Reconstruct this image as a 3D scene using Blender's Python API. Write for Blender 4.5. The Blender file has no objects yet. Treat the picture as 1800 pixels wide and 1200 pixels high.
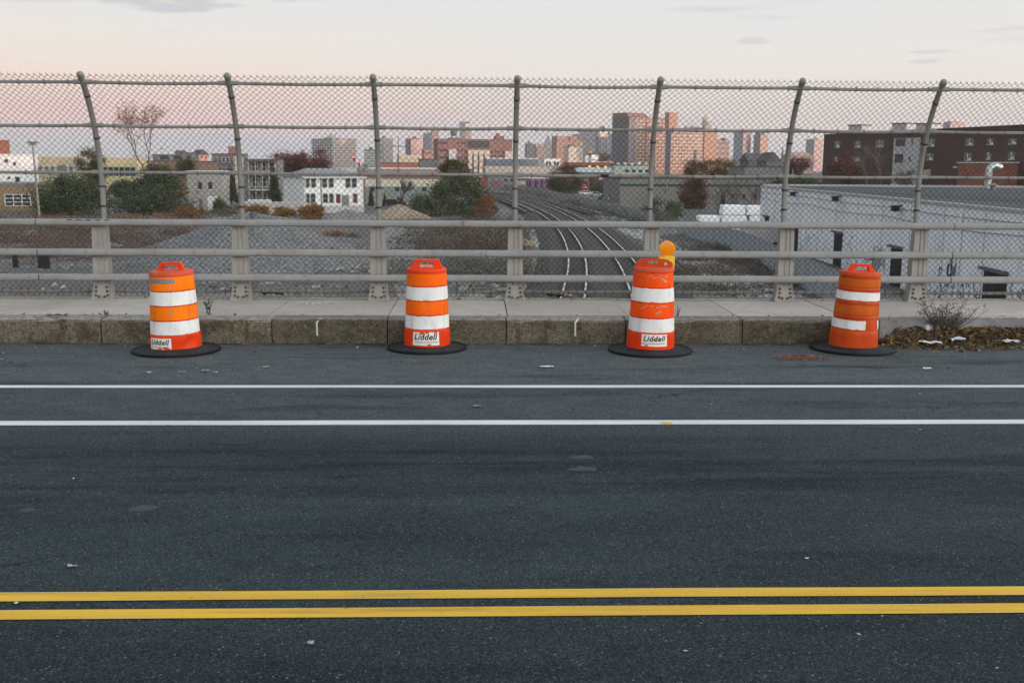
import bpy, math, random
import numpy as np
from mathutils import Vector, Matrix
random.seed(7); NR = np.random.RandomState(7)
R = math.radians; PI = math.pi
sc = bpy.context.scene
COL = sc.collection

# ------------------------------------------------------------------ camera
FPX, PITCH, YAW, ROLL, CAMH = 1900.0, math.atan(310/1900), 0.033, 0.0065, 2.0
_f = Vector((math.sin(YAW)*math.cos(PITCH), math.cos(YAW)*math.cos(PITCH), -math.sin(PITCH)))
_r0 = Vector((math.cos(YAW), -math.sin(YAW), 0)); _u0 = _r0.cross(_f)
_r = _r0*math.cos(ROLL)+_u0*math.sin(ROLL); _u = -_r0*math.sin(ROLL)+_u0*math.cos(ROLL)
camd = bpy.data.cameras.new('camera'); cam = bpy.data.objects.new('camera', camd); COL.objects.link(cam)
camd.sensor_fit = 'HORIZONTAL'; camd.sensor_width = 36; camd.lens = 36*FPX/1800
camd.clip_start = 0.1; camd.clip_end = 20000
cam.matrix_world = Matrix(((_r.x, _u.x, -_f.x, 0), (_r.y, _u.y, -_f.y, 0), (_r.z, _u.z, -_f.z, CAMH), (0, 0, 0, 1)))
sc.camera = cam

# ------------------------------------------------------------------ world, sun, exposure
SUN_AZ, SUN_EL = R(60), R(2.0)          # azimuth to the right of straight behind the camera
SUNV = Vector((math.sin(SUN_AZ)*math.cos(SUN_EL), -math.cos(SUN_AZ)*math.cos(SUN_EL), math.sin(SUN_EL)))
w = bpy.data.worlds.new('World'); sc.world = w; w.use_nodes = True
nt = w.node_tree; N = nt.nodes; Lk = nt.links; N.clear()
def nd(t, **k):
    n = N.new(t)
    for a, b in k.items():
        if a.startswith('i_'): n.inputs[int(a[2:])].default_value = b
        else: setattr(n, a, b)
    return n
def s2l(c):
    return tuple((v/12.92 if v <= 0.04045 else ((v+0.055)/1.055)**2.4) for v in [x/255 for x in c])+(1,)
tc = nd('ShaderNodeTexCoord'); sep = nd('ShaderNodeSeparateXYZ'); nrm = nd('ShaderNodeVectorMath', operation='NORMALIZE')
Lk.new(tc.outputs['Generated'], nrm.inputs[0]); Lk.new(nrm.outputs[0], sep.inputs[0])
clampz = nd('ShaderNodeMath', operation='MAXIMUM', i_1=0.0); Lk.new(sep.outputs[2], clampz.inputs[0])
sq = nd('ShaderNodeMath', operation='SQRT'); Lk.new(clampz.outputs[0], sq.inputs[0])
def ramp(stops):
    r = nd('ShaderNodeValToRGB'); e = r.color_ramp.elements
    r.color_ramp.interpolation = 'EASE'
    for i, (p, c) in enumerate(stops):
        x = e[i] if i < 2 else e.new(p)
        x.position = p; x.color = c
    Lk.new(sq.outputs[0], r.inputs[0]); return r
q = lambda deg: math.sqrt(math.sin(R(deg)))
ZEN = s2l((196, 214, 232)); MIDS = s2l((224, 231, 238))
anti = ramp([(0.0, s2l((190, 199, 210))), (q(1.0), s2l((206, 205, 211))), (q(2.3), s2l((247, 212, 211))), (q(3.8), s2l((250, 226, 214))),
             (q(5.6), s2l((243, 234, 225))), (q(8.0), s2l((233, 234, 234))), (q(25), MIDS), (1.0, ZEN)])
side = ramp([(0.0, s2l((203, 205, 211))), (q(1.0), s2l((218, 212, 213))), (q(2.3), s2l((232, 221, 217))), (q(3.8), s2l((238, 230, 222))),
             (q(5.6), s2l((237, 233, 228))), (q(8.0), s2l((232, 233, 233))), (q(25), MIDS), (1.0, ZEN)])
glow = ramp([(0.0, (3.6, 2.6, 1.85, 1)), (q(3), (4.2, 3.5, 2.8, 1)), (q(9), (4.2, 3.95, 3.6, 1)), (q(20), (3.7, 3.68, 3.62, 1)),
             (q(45), (2.1, 2.2, 2.3, 1)), (1.0, ZEN)])
dotn = nd('ShaderNodeVectorMath', operation='DOT_PRODUCT'); dotn.inputs[1].default_value = (SUNV.x, SUNV.y, 0)
Lk.new(nrm.outputs[0], dotn.inputs[0])
def mrange(a, b, src):
    m = nd('ShaderNodeMapRange', interpolation_type='SMOOTHSTEP'); m.inputs[1].default_value = a; m.inputs[2].default_value = b
    Lk.new(src, m.inputs[0]); return m
m1 = mrange(-0.82, -0.30, dotn.outputs['Value']); m2 = mrange(-0.1, 0.95, dotn.outputs['Value'])
def mixc(a, b, f):
    m = nd('ShaderNodeMix', data_type='RGBA'); Lk.new(a, m.inputs[6]); Lk.new(b, m.inputs[7])
    if isinstance(f, float): m.inputs[0].default_value = f
    else: Lk.new(f, m.inputs[0])
    return m.outputs[2]
sky1 = mixc(anti.outputs[0], side.outputs[0], m1.outputs[0]); sky2 = mixc(sky1, glow.outputs[0], m2.outputs[0])
nish = nd('ShaderNodeTexSky', sky_type='NISHITA', sun_disc=False, sun_elevation=SUN_EL, sun_rotation=PI-SUN_AZ, air_density=1.2, dust_density=1.5, ozone_density=2.0)
ns = nd('ShaderNodeVectorMath', operation='SCALE'); ns.inputs[3].default_value = 0.15; Lk.new(nish.outputs[0], ns.inputs[0])
sky3 = mixc(sky2, ns.outputs[0], 0.06)
# thin streaks of grey cloud high over the horizon and a faint bank near it
mp = nd('ShaderNodeMapping'); mp.inputs['Scale'].default_value = (5, 5, 70); mp.inputs['Location'].default_value = (0.37, 0.0, 0.9); Lk.new(nrm.outputs[0], mp.inputs[0])
cn = nd('ShaderNodeTexNoise'); cn.inputs['Scale'].default_value = 1.0; cn.inputs['Detail'].default_value = 6; Lk.new(mp.outputs[0], cn.inputs['Vector'])
cm = mrange(0.60, 0.78, cn.outputs[0])
ce = mrange(0.07, 0.13, sep.outputs[2]); cmul = nd('ShaderNodeMath', operation='MULTIPLY'); Lk.new(cm.outputs[0], cmul.inputs[0]); Lk.new(ce.outputs[0], cmul.inputs[1])
cmul2 = nd('ShaderNodeMath', operation='MULTIPLY', i_1=0.55); Lk.new(cmul.outputs[0], cmul2.inputs[0])
cc = nd('ShaderNodeRGB'); cc.outputs[0].default_value = s2l((186, 190, 198))
sky4 = mixc(sky3, cc.outputs[0], cmul2.outputs[0])
mpb = nd('ShaderNodeMapping'); mpb.inputs['Scale'].default_value = (7, 7, 45); Lk.new(nrm.outputs[0], mpb.inputs[0])
cnb = nd('ShaderNodeTexNoise'); cnb.inputs['Detail'].default_value = 5; cnb.inputs['Scale'].default_value = 1.0; Lk.new(mpb.outputs[0], cnb.inputs['Vector'])
cmb = mrange(0.5, 0.68, cnb.outputs[0]); ceb = mrange(0.055, 0.02, sep.outputs[2])
cmulb = nd('ShaderNodeMath', operation='MULTIPLY'); Lk.new(cmb.outputs[0], cmulb.inputs[0]); Lk.new(ceb.outputs[0], cmulb.inputs[1])
cmulb2 = nd('ShaderNodeMath', operation='MULTIPLY', i_1=0.6); Lk.new(cmulb.outputs[0], cmulb2.inputs[0])
ccb = nd('ShaderNodeRGB'); ccb.outputs[0].default_value = s2l((186, 196, 208))
sky5 = mixc(sky4, ccb.outputs[0], cmulb2.outputs[0])
az = nd('ShaderNodeMath', operation='ARCTAN2'); Lk.new(sep.outputs[0], az.inputs[0]); Lk.new(sep.outputs[1], az.inputs[1])
def mth(op, a, b=None):
    n = nd('ShaderNodeMath', operation=op)
    for i_, v in enumerate((a, b)):
        if v is None: continue
        if isinstance(v, (int, float)): n.inputs[i_].default_value = v
        else: Lk.new(v, n.inputs[i_])
    return n.outputs[0]
wn = nd('ShaderNodeTexNoise'); wn.inputs['Scale'].default_value = 1.0; wn.inputs['Detail'].default_value = 5; wmp = nd('ShaderNodeMapping'); wmp.inputs['Scale'].default_value = (28, 28, 130); Lk.new(nrm.outputs[0], wmp.inputs[0]); Lk.new(wmp.outputs[0], wn.inputs['Vector'])
for (cx, cy, hw_, hh_, st) in ((300, 6, 110, 20, .62), (1325, 73, 34, 7, .4), (1640, 91, 40, 5, .35), (1632, 107, 42, 5, .45), (505, -4, 60, 8, .3)):
    dx, dz = (lambda d: (math.atan2(d.x, d.y), d.normalized().z))(_r*((cx-900)/FPX)-_u*((cy-600)/FPX)+_f)
    e = mth('ADD', mth('POWER', mth('DIVIDE', mth('SUBTRACT', az.outputs[0], dx), hw_/FPX), 2.0), mth('POWER', mth('ABSOLUTE', mth('DIVIDE', mth('SUBTRACT', sep.outputs[2], dz), hh_/FPX)), 2.0))
    e = mth('ADD', e, mth('MULTIPLY', mth('SUBTRACT', wn.outputs[0], 0.5), 3.2))
    mk = mrange(1.0, 0.1, e); sky5 = mixc(sky5, cc.outputs[0], mth('MULTIPLY', mk.outputs[0], st))
bg = nd('ShaderNodeBackground'); bg.inputs[1].default_value = 1.03; Lk.new(sky5, bg.inputs[0])
wo = nd('ShaderNodeOutputWorld'); Lk.new(bg.outputs[0], wo.inputs[0])

sd = bpy.data.lights.new('sun', 'SUN'); sun = bpy.data.objects.new('sun', sd); COL.objects.link(sun)
sd.energy = 3.4; sd.angle = R(0.6); sd.color = (1.0, 0.64, 0.53)
sun.rotation_mode = 'QUATERNION'; sun.rotation_quaternion = SUNV.to_track_quat('Z', 'Y'); sun.location = SUNV*50

vs = sc.view_settings; vs.view_transform = 'Standard'; vs.look = 'None'; vs.exposure = 0.0; vs.gamma = 1.0; vs.use_curve_mapping = False
sc.render.engine = 'CYCLES'; sc.cycles.use_denoising = True
sc.cycles.max_bounces = 5; sc.cycles.diffuse_bounces = 3; sc.cycles.glossy_bounces = 2; sc.cycles.transparent_max_bounces = 6
sc.cycles.caustics_reflective = False; sc.cycles.caustics_refractive = False

# ------------------------------------------------------------------ helpers
G = -7.0
def ray(px, py):
    d = _r*((px-900)/FPX) - _u*((py-600)/FPX) + _f
    return d.x/d.y, d.z/d.y
def at(px, py, Y):
    a, b = ray(px, py); return Vector((a*Y, Y, CAMH+b*Y))
def gp(px, py, z=G):
    a, b = ray(px, py); Y = (z-CAMH)/b; return Vector((a*Y, Y, z))

class MB:
    def __init__(s): s.v = []; s.f = []; s.m = []; s.mi = 0
    def add(s, vs, fs):
        o = len(s.v); s.v += [tuple(v) for v in vs]
        for f in fs: s.f.append(tuple(i+o for i in f)); s.m.append(s.mi)
        return s
    def box(s, x0, x1, y0, y1, z0, z1, M=None):
        vs = [(x0,y0,z0),(x1,y0,z0),(x1,y1,z0),(x0,y1,z0),(x0,y0,z1),(x1,y0,z1),(x1,y1,z1),(x0,y1,z1)]
        if M is not None: vs = [M @ Vector(v) for v in vs]
        return s.add(vs, [(0,3,2,1),(4,5,6,7),(0,1,5,4),(1,2,6,5),(2,3,7,6),(3,0,4,7)])
    def taper(s, b, t):   # b, t: (x0,x1,y0,y1,z)
        vs = [(b[0],b[2],b[4]),(b[1],b[2],b[4]),(b[1],b[3],b[4]),(b[0],b[3],b[4]),(t[0],t[2],t[4]),(t[1],t[2],t[4]),(t[1],t[3],t[4]),(t[0],t[3],t[4])]
        return s.add(vs, [(0,3,2,1),(4,5,6,7),(0,1,5,4),(1,2,6,5),(2,3,7,6),(3,0,4,7)])
    def tube(s, pts, rad, n=8, caps=True):
        pts = [Vector(p) for p in pts]
        if not hasattr(rad, '__len__'): rad = [rad]*len(pts)
        rings = []; up = Vector((0.13, 0.27, 0.95))
        for i, p in enumerate(pts):
            a = pts[max(i-1, 0)]; b = pts[min(i+1, len(pts)-1)]
            t = (b-a).normalized()
            if abs(t.dot(up)) > 0.98: up = Vector((0.95, 0.2, 0.1))
            x = t.cross(up).normalized(); y = t.cross(x).normalized()
            rings.append([p+(x*math.cos(2*PI*k/n)+y*math.sin(2*PI*k/n))*rad[i] for k in range(n)])
        vs = [v for r in rings for v in r]; fs = []
        for i in range(len(pts)-1):
            for k in range(n):
                fs.append((i*n+k, (i+1)*n+k, (i+1)*n+(k+1) % n, i*n+(k+1) % n))
        if caps: fs += [tuple(range(n)), tuple(reversed(range((len(pts)-1)*n, len(pts)*n)))]
        return s.add(vs, fs)
    def lathe(s, prof, n=32, cx=0, cy=0, arc=(0, 2*PI), step=None):
        if step:
            pr = [prof[0]]
            for a_, b_ in zip(prof[:-1], prof[1:]):
                k_ = max(1, int(abs(b_[1]-a_[1])/step)); pr += [(a_[0]+(b_[0]-a_[0])*i/k_, a_[1]+(b_[1]-a_[1])*i/k_) for i in range(1, k_+1)]
            prof = pr
        full = abs(arc[1]-arc[0]-2*PI) < 1e-6; m = n if full else n+1
        vs = []; fs = []
        for (r, z) in prof:
            for k in range(m):
                a = arc[0]+(arc[1]-arc[0])*k/n
                vs.append((cx+r*math.cos(a), cy+r*math.sin(a), z))
        for i in range(len(prof)-1):
            for k in range(n):
                k2 = (k+1) % m
                fs.append((i*m+k, i*m+k2, (i+1)*m+k2, (i+1)*m+k))
        return s.add(vs, fs)
    def prism(s, poly, y0, y1):     # polygon in xz, extruded along y (poly counter-clockwise seen from -y)
        n = len(poly); vs = [(x, y0, z) for x, z in poly]+[(x, y1, z) for x, z in poly]
        fs = [tuple(range(n)), tuple(reversed(range(n, 2*n)))]+[(k, k+n, (k+1) % n+n, (k+1) % n) for k in range(n)]
        return s.add(vs, fs)
    def ringplate(s, outer, inner, y0, y1):
        n = len(outer); vs = [(x,y0,z) for x,z in outer]+[(x,y0,z) for x,z in inner]+[(x,y1,z) for x,z in outer]+[(x,y1,z) for x,z in inner]
        fs = []
        for k in range(n):
            j = (k+1) % n
            fs += [(k,j,n+j,n+k),(2*n+k,3*n+k,3*n+j,2*n+j),(k,2*n+k,2*n+j,j),(n+k,n+j,3*n+j,3*n+k)]
        return s.add(vs, fs)
    def mesh(s, name, mats, smooth=False):
        me = bpy.data.meshes.new(name); me.from_pydata(s.v, [], s.f)
        for m in (mats if isinstance(mats, (list, tuple)) else [mats]): me.materials.append(m)
        if any(s.m): me.polygons.foreach_set('material_index', s.m)
        me.update()
        if smooth:
            me.polygons.foreach_set('use_smooth', [True]*len(s.f)); me.set_sharp_from_angle(angle=R(38))
        return me
    def build(s, name, mats, parent=None, smooth=False, loc=None, rz=0):
        return link(name, s.mesh(name, mats, smooth), parent, loc, rz)
def link(name, me, parent=None, loc=None, rz=0):
    o = bpy.data.objects.new(name, me); COL.objects.link(o)
    if parent is not None: o.parent = parent
    if loc is not None: o.location = loc
    if rz: o.rotation_euler = (0, 0, rz)
    return o
def npmesh(name, V, F, mat, smooth=False):
    me = bpy.data.meshes.new(name); V = np.asarray(V, np.float32); F = np.asarray(F, np.int32); k = F.shape[1]
    me.vertices.add(len(V)); me.vertices.foreach_set('co', V.ravel())
    me.loops.add(F.size); me.loops.foreach_set('vertex_index', F.ravel())
    me.polygons.add(len(F)); me.polygons.foreach_set('loop_start', np.arange(0, F.size, k, dtype=np.int32))
    me.update(calc_edges=True)
    for m in (mat if isinstance(mat, (list, tuple)) else [mat]): me.materials.append(m)
    if smooth: me.polygons.foreach_set('use_smooth', [True]*len(F))
    return me
def tag(o, label=None, cat=None, group=None, kind=None):
    if label: o['label'] = label
    if cat: o['category'] = cat
    if group: o['group'] = group
    if kind: o['kind'] = kind
    return o
def thing(name, label, cat, loc=(0, 0, 0), rz=0, group=None):
    o = bpy.data.objects.new(name, None); COL.objects.link(o); o.location = loc; o.rotation_euler = (0, 0, rz); o.empty_display_size = 0.2
    return tag(o, label, cat, group)
def struct(name, o=None): o['kind'] = 'structure'; return o

# ------------------------------------------------------------------ materials
_mc = {}
def M(name, col, col2=None, scale=4.0, rough=0.8, bump=0.0, bscale=None, metal=0.0, stretch=(1, 1, 1), lo=0.35, hi=0.65, detail=6, island=None, col3=None, spec=0.25):
    if name in _mc: return _mc[name]
    m = bpy.data.materials.new(name); m.use_nodes = True; t = m.node_tree; b = t.nodes['Principled BSDF']
    b.inputs['Roughness'].default_value = rough; b.inputs['Metallic'].default_value = metal; b.inputs['Specular IOR Level'].default_value = spec
    c4 = lambda c: tuple(c)+(1,)
    if island:
        g = t.nodes.new('ShaderNodeNewGeometry'); r = t.nodes.new('ShaderNodeValToRGB'); e = r.color_ramp.elements
        for i, c in enumerate(island):
            x = e[i] if i < 2 else e.new(0.5)
            x.position = i/(len(island)-1); x.color = c4(c)
        t.links.new(g.outputs['Random Per Island'], r.inputs[0]); t.links.new(r.outputs[0], b.inputs['Base Color'])
    else:
        b.inputs['Base Color'].default_value = c4(col)
    tcn = mpn = None
    def coord():
        nonlocal tcn, mpn
        if tcn is None:
            tcn = t.nodes.new('ShaderNodeTexCoord'); mpn = t.nodes.new('ShaderNodeMapping'); mpn.inputs['Scale'].default_value = stretch
            t.links.new(tcn.outputs['Object'], mpn.inputs[0])
        return mpn.outputs[0]
    if col2 is not None and not island:
        n = t.nodes.new('ShaderNodeTexNoise'); n.inputs['Scale'].default_value = scale; n.inputs['Detail'].default_value = detail; n.inputs['Roughness'].default_value = 0.65
        t.links.new(coord(), n.inputs['Vector']); r = t.nodes.new('ShaderNodeValToRGB'); e = r.color_ramp.elements
        e[0].position = lo; e[0].color = c4(col); e[1].position = hi; e[1].color = c4(col2)
        if col3 is not None: x = e.new((lo+hi)/2); x.color = c4(col3)
        t.links.new(n.outputs[0], r.inputs[0]); t.links.new(r.outputs[0], b.inputs['Base Color'])
    if bump:
        n2 = t.nodes.new('ShaderNodeTexNoise'); n2.inputs['Scale'].default_value = bscale or scale*6; n2.inputs['Detail'].default_value = 4
        t.links.new(coord(), n2.inputs['Vector']); bp = t.nodes.new('ShaderNodeBump'); bp.inputs['Strength'].default_value = bump; bp.inputs['Distance'].default_value = 0.02
        t.links.new(n2.outputs[0], bp.inputs['Height']); t.links.new(bp.outputs[0], b.inputs['Normal'])
    _mc[name] = m; return m

class NT:   # tiny node helper for the custom materials
    def __init__(s, name):
        s.m = bpy.data.materials.new(name); s.m.use_nodes = True; s.t = s.m.node_tree; s.b = s.t.nodes['Principled BSDF']
        s.tc = s.t.nodes.new('ShaderNodeTexCoord')
    def map(s, scale=(1, 1, 1), loc=(0, 0, 0)):
        n = s.t.nodes.new('ShaderNodeMapping'); n.inputs['Scale'].default_value = scale; n.inputs['Location'].default_value = loc
        s.t.links.new(s.tc.outputs['Object'], n.inputs[0]); return n.outputs[0]
    def noise(s, scale, detail=5, vec=None, rough=0.6):
        n = s.t.nodes.new('ShaderNodeTexNoise'); n.inputs['Scale'].default_value = scale; n.inputs['Detail'].default_value = detail; n.inputs['Roughness'].default_value = rough
        s.t.links.new(vec if vec is not None else s.tc.outputs['Object'], n.inputs['Vector']); return n.outputs[0]
    def voro(s, scale, out='Distance', vec=None):
        n = s.t.nodes.new('ShaderNodeTexVoronoi'); n.inputs['Scale'].default_value = scale
        s.t.links.new(vec if vec is not None else s.tc.outputs['Object'], n.inputs['Vector']); return n.outputs[out]
    def rng(s, src, a, b, lo=0.0, hi=1.0):
        n = s.t.nodes.new('ShaderNodeMapRange'); n.interpolation_type = 'SMOOTHSTEP'
        for i, v in enumerate((a, b, lo, hi)): n.inputs[i+1].default_value = v
        s.t.links.new(src, n.inputs[0]); return n.outputs[0]
    def mul(s, a, b, op='MULTIPLY'):
        n = s.t.nodes.new('ShaderNodeMath'); n.operation = op
        for i, v in enumerate((a, b)):
            if isinstance(v, (int, float)): n.inputs[i].default_value = v
            else: s.t.links.new(v, n.inputs[i])
        return n.outputs[0]
    def mix(s, a, b, f, blend='MIX'):
        n = s.t.nodes.new('ShaderNodeMix'); n.data_type = 'RGBA'; n.blend_type = blend
        for i, v in ((6, a), (7, b)):
            if isinstance(v, tuple): n.inputs[i].default_value = v+(1,) if len(v) == 3 else v
            else: s.t.links.new(v, n.inputs[i])
        if isinstance(f, (int, float)): n.inputs[0].default_value = f
        else: s.t.links.new(f, n.inputs[0])
        return n.outputs[2]
    def sep(s):
        n = s.t.nodes.new('ShaderNodeSeparateXYZ'); s.t.links.new(s.tc.outputs['Object'], n.inputs[0]); return n.outputs
    def done(s, col, rough=0.8, bump=None, strength=0.3, dist=0.01, spec=0.25):
        s.t.links.new(col, s.b.inputs['Base Color'])
        if isinstance(rough, (int, float)): s.b.inputs['Roughness'].default_value = rough
        else: s.t.links.new(rough, s.b.inputs['Roughness'])
        s.b.inputs['Specular IOR Level'].default_value = spec
        if bump is not None:
            bp = s.t.nodes.new('ShaderNodeBump'); bp.inputs['Strength'].default_value = strength; bp.inputs['Distance'].default_value = dist
            s.t.links.new(bump, bp.inputs['Height']); s.t.links.new(bp.outputs[0], s.b.inputs['Normal'])
        return s.m

def asphalt_mat():
    a = NT('asphalt'); xyz = a.sep()
    fine = a.voro(150, 'Color'); sp = a.t.nodes.new('ShaderNodeSeparateColor'); a.t.links.new(fine, sp.inputs[0])
    grain = a.noise(70, 5, None, .7); big = a.noise(0.5, 6, a.map((0.5, 1.5, 1)), .65); mid = a.noise(4.5, 6, a.map((0.6, 1.4, 1), (2, 5, 0)), .7)
    streak = a.noise(1.0, 6, a.map((0.22, 3.0, 1), (3, 1, 0)), .65)
    base = a.mix((0.0176, 0.0272, 0.0304), (0.0328, 0.0456, 0.0496), a.rng(big, 0.32, 0.68))
    base = a.mix(a.mix(base, (0.0160, 0.0224, 0.0256), .6), base, a.rng(xyz[1], 3.9, 5.6))  # near end darkened: vignette and missing sheen put into the colour
    base = a.mix(base, (0.0088, 0.0132, 0.0152), a.mul(a.rng(mid, 0.50, 0.72), 0.55))
    # paler beyond the lane line: older surface plus painted grazing sheen, ragged joins
    wob = a.mul(xyz[1], a.mul(a.noise(0.8, 4, a.map((0.6, 1, 1))), 0.5), 'ADD')
    base = a.mix(base, a.mix((0.0432, 0.0552, 0.0592), (0.0576, 0.0704, 0.0752), a.rng(mid, 0.38, 0.64)), a.rng(wob, 7.6, 9.0))
    base = a.mix(base, a.mix((0.0608, 0.0728, 0.0768), (0.0832, 0.0952, 0.0984), a.rng(mid, 0.36, 0.66)), a.rng(wob, 9.7, 10.3))
    lane = a.mul(a.rng(xyz[1], 6.1, 6.9), a.rng(xyz[1], 8.1, 7.3))
    base = a.mix(base, (0.0068, 0.0100, 0.0116), a.mul(a.rng(streak, 0.46, 0.64), a.mul(lane, .9)))
    base = a.mix(base, (0.0092, 0.0132, 0.0152), a.mul(a.rng(a.noise(1.0, 6, a.map((0.3, 2.4, 1), (9, 4, 0))), 0.52, 0.70), 0.65))
    base = a.mix(base, (0.0496, 0.0584, 0.0616), a.mul(a.rng(a.noise(1.2, 5, a.map((0.5, 1.7, 1), (1, 7, 0))), 0.60, 0.76), 0.5))
    base = a.mix(base, (0.0104, 0.0136, 0.0152), a.mul(a.rng(a.noise(0.9, 3, a.map((0.7, 1.9, 1), (5, 2, 0))), 0.68, 0.75), 0.6))
    base = a.mix(base, (0.0760, 0.0736, 0.0688), a.mul(a.rng(xyz[1], 11.3, 12.08), a.rng(a.noise(3, 6), 0.40, 0.66)))
    base = a.mix(base, (0.0240, 0.0248, 0.0240), a.mul(a.rng(xyz[1], 11.9, 12.10), a.rng(a.noise(5, 5), 0.45, 0.6)))
    # stones of the surface: every one its own tone
    tone = a.rng(sp.outputs[0], 0.0, 1.0, 0.45, 1.55); gm = a.mul(tone, a.rng(grain, 0.3, 0.7, 0.55, 1.45))
    cmb = a.t.nodes.new('ShaderNodeCombineColor')
    for k_ in range(3): a.t.links.new(gm, cmb.inputs[k_])
    base = a.mix(base, cmb.outputs[0], 1.0, 'MULTIPLY')
    base = a.mix(base, (0.11, 0.125, 0.13), a.mul(a.rng(sp.outputs[1], 0.88, 0.97), 0.42))
    base = a.mix(base, (0.30, 0.30, 0.29), a.mul(a.rng(sp.outputs[2], 0.993, 0.998), 0.5))
    # cracks
    v = a.t.nodes.new('ShaderNodeTexVoronoi'); v.feature = 'DISTANCE_TO_EDGE'; v.inputs['Scale'].default_value = 0.42
    wv = a.t.nodes.new('ShaderNodeVectorMath'); wv.operation = 'ADD'; a.t.links.new(a.tc.outputs['Object'], wv.inputs[0])
    nn = a.t.nodes.new('ShaderNodeTexNoise'); nn.inputs['Scale'].default_value = 2.0; nn.inputs['Detail'].default_value = 6; a.t.links.new(a.tc.outputs['Object'], nn.inputs['Vector']); a.t.links.new(nn.outputs['Color'], wv.inputs[1])
    a.t.links.new(wv.outputs[0], v.inputs['Vector'])
    crack = a.mul(a.rng(v.outputs[0], 0.007, 0.001), a.rng(a.noise(0.6, 3), 0.52, 0.62))
    base = a.mix(base, (0.010, 0.012, 0.014), a.mul(crack, 0.75))
    return a.done(base, a.rng(grain, 0.3, 0.7, 0.78, 0.95), a.mix(grain, sp.outputs[0], 0.5), 0.5, 0.006, 0.10)
ASPHALT = asphalt_mat()
def paint_mat(name, c1, c2, under):
    a = NT(name); n = a.noise(30, 5); n2 = a.noise(1.1, 4, a.map((0.5, 3, 1)))
    base = a.mix(c1, c2, a.rng(n2, 0.35, 0.7)); base = a.mix(base, under, a.mul(a.rng(a.noise(2.6, 6, a.map((.35, 7, 1), (3, 3, 0))), .50, .72), .38))
    wear = a.mul(a.rng(n, 0.60, 0.70), a.rng(n2, 0.50, 0.66))
    base = a.mix(base, under, a.mul(wear, 0.85)); base = a.mix(base, under, a.mul(a.rng(a.noise(120, 2), 0.60, 0.72), 0.35))
    return a.done(base, 0.7, n, 0.2, 0.004)
WLINE = paint_mat('white_road_paint', (0.60, 0.61, 0.60), (0.50, 0.51, 0.51), (0.07, 0.095, 0.1))
YLINE = paint_mat('yellow_road_paint', (0.63, 0.385, 0.036), (0.52, 0.305, 0.030), (0.05, 0.05, 0.045))
def granite_mat():
    a = NT('granite'); v = a.voro(70, 'Color'); s = a.t.nodes.new('ShaderNodeSeparateColor'); a.t.links.new(v, s.inputs[0]); xyz = a.sep()
    n = a.noise(3.0, 6, a.map((1, 1, 1.6))); n2 = a.noise(14, 5)
    base = a.mix((0.098, 0.084, 0.060), (0.20, 0.178, 0.135), s.outputs[0])
    base = a.mix(base, (0.050, 0.040, 0.022), a.mul(a.rng(n, 0.42, 0.66), 0.75))     # dirt and dry moss on the face
    base = a.mix(base, (0.12, 0.105, 0.05), a.mul(a.rng(n2, 0.5, 0.72), 0.5))
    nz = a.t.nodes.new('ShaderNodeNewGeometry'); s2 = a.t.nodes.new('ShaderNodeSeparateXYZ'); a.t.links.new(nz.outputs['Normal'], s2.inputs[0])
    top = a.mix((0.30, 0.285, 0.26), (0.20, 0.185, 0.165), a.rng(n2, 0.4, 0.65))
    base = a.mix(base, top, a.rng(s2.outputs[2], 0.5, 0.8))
    oi = a.t.nodes.new('ShaderNodeObjectInfo'); base = a.mix(base, (0.04, 0.035, 0.024), a.rng(oi.outputs['Random'], 0, 1, 0, .38)); n4 = a.noise(34, 5); n5 = a.noise(6, 5, a.map((1.6, 1.6, .35))); base = a.mix(base, (0.055, 0.038, 0.02), a.mul(a.rng(n5, 0.54, 0.70), 0.7)); base = a.mix(base, (0.03, 0.028, 0.02), a.mul(a.rng(n4, 0.52, 0.66), 0.6)); base = a.mix(base, (0.30, 0.28, 0.24), a.mul(a.rng(n4, 0.40, 0.30), 0.5))
    return a.done(base, 0.9, n4, 0.9, 0.02, 0.25)
GRANITE = granite_mat()
def concrete_mat(name, c1, c2, c3):
    a = NT(name); n = a.noise(1.6, 7, None, 0.7); n2 = a.noise(60, 3); n3 = a.noise(5, 5, a.map((1, 2.4, 1), (4, 2, 0)))
    base = a.mix(c1, c2, a.rng(n, 0.36, 0.66)); base = a.mix(base, c3, a.mul(a.rng(n3, 0.54, 0.72), 0.6))
    oi = a.t.nodes.new('ShaderNodeObjectInfo'); base = a.mix(base, c3, a.rng(oi.outputs['Random'], 0, 1, 0, .45))
    base = a.mix(base, (0.12, 0.11, 0.1), a.mul(a.rng(n2, 0.58, 0.72), 0.4)); base = a.mix(base, c3, a.mul(a.rng(a.noise(22, 5), .52, .68), .5))
    return a.done(base, 0.88, n2, 0.35, 0.008, 0.2)
CONC = concrete_mat('sidewalk_concrete', (0.46, 0.42, 0.37), (0.38, 0.342, 0.297), (0.27, 0.236, 0.198))
RCONC = concrete_mat('rough_concrete', (0.26, 0.255, 0.245), (0.17, 0.165, 0.16), (0.10, 0.095, 0.09))
def paintedmetal(name, c1, c2, stain):
    a = NT(name); n = a.noise(3, 6, a.map((0.6, 1, 1))); n2 = a.noise(2.2, 6, a.map((7, 7, 0.5)))
    base = a.mix(c1, c2, a.rng(n, 0.38, 0.66)); base = a.mix(base, stain, a.mul(a.rng(n2, 0.54, 0.74), 0.55))
    base = a.mix(base, (0.10, 0.055, 0.03), a.mul(a.rng(a.noise(9, 6), 0.60, 0.74), 0.55)); base = a.mix(base, (0.09, 0.085, 0.08), a.mul(a.rng(a.noise(25, 4), 0.60, 0.70), 0.4))
    return a.done(base, 0.6, n2, 0.06, 0.01, 0.3)
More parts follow.
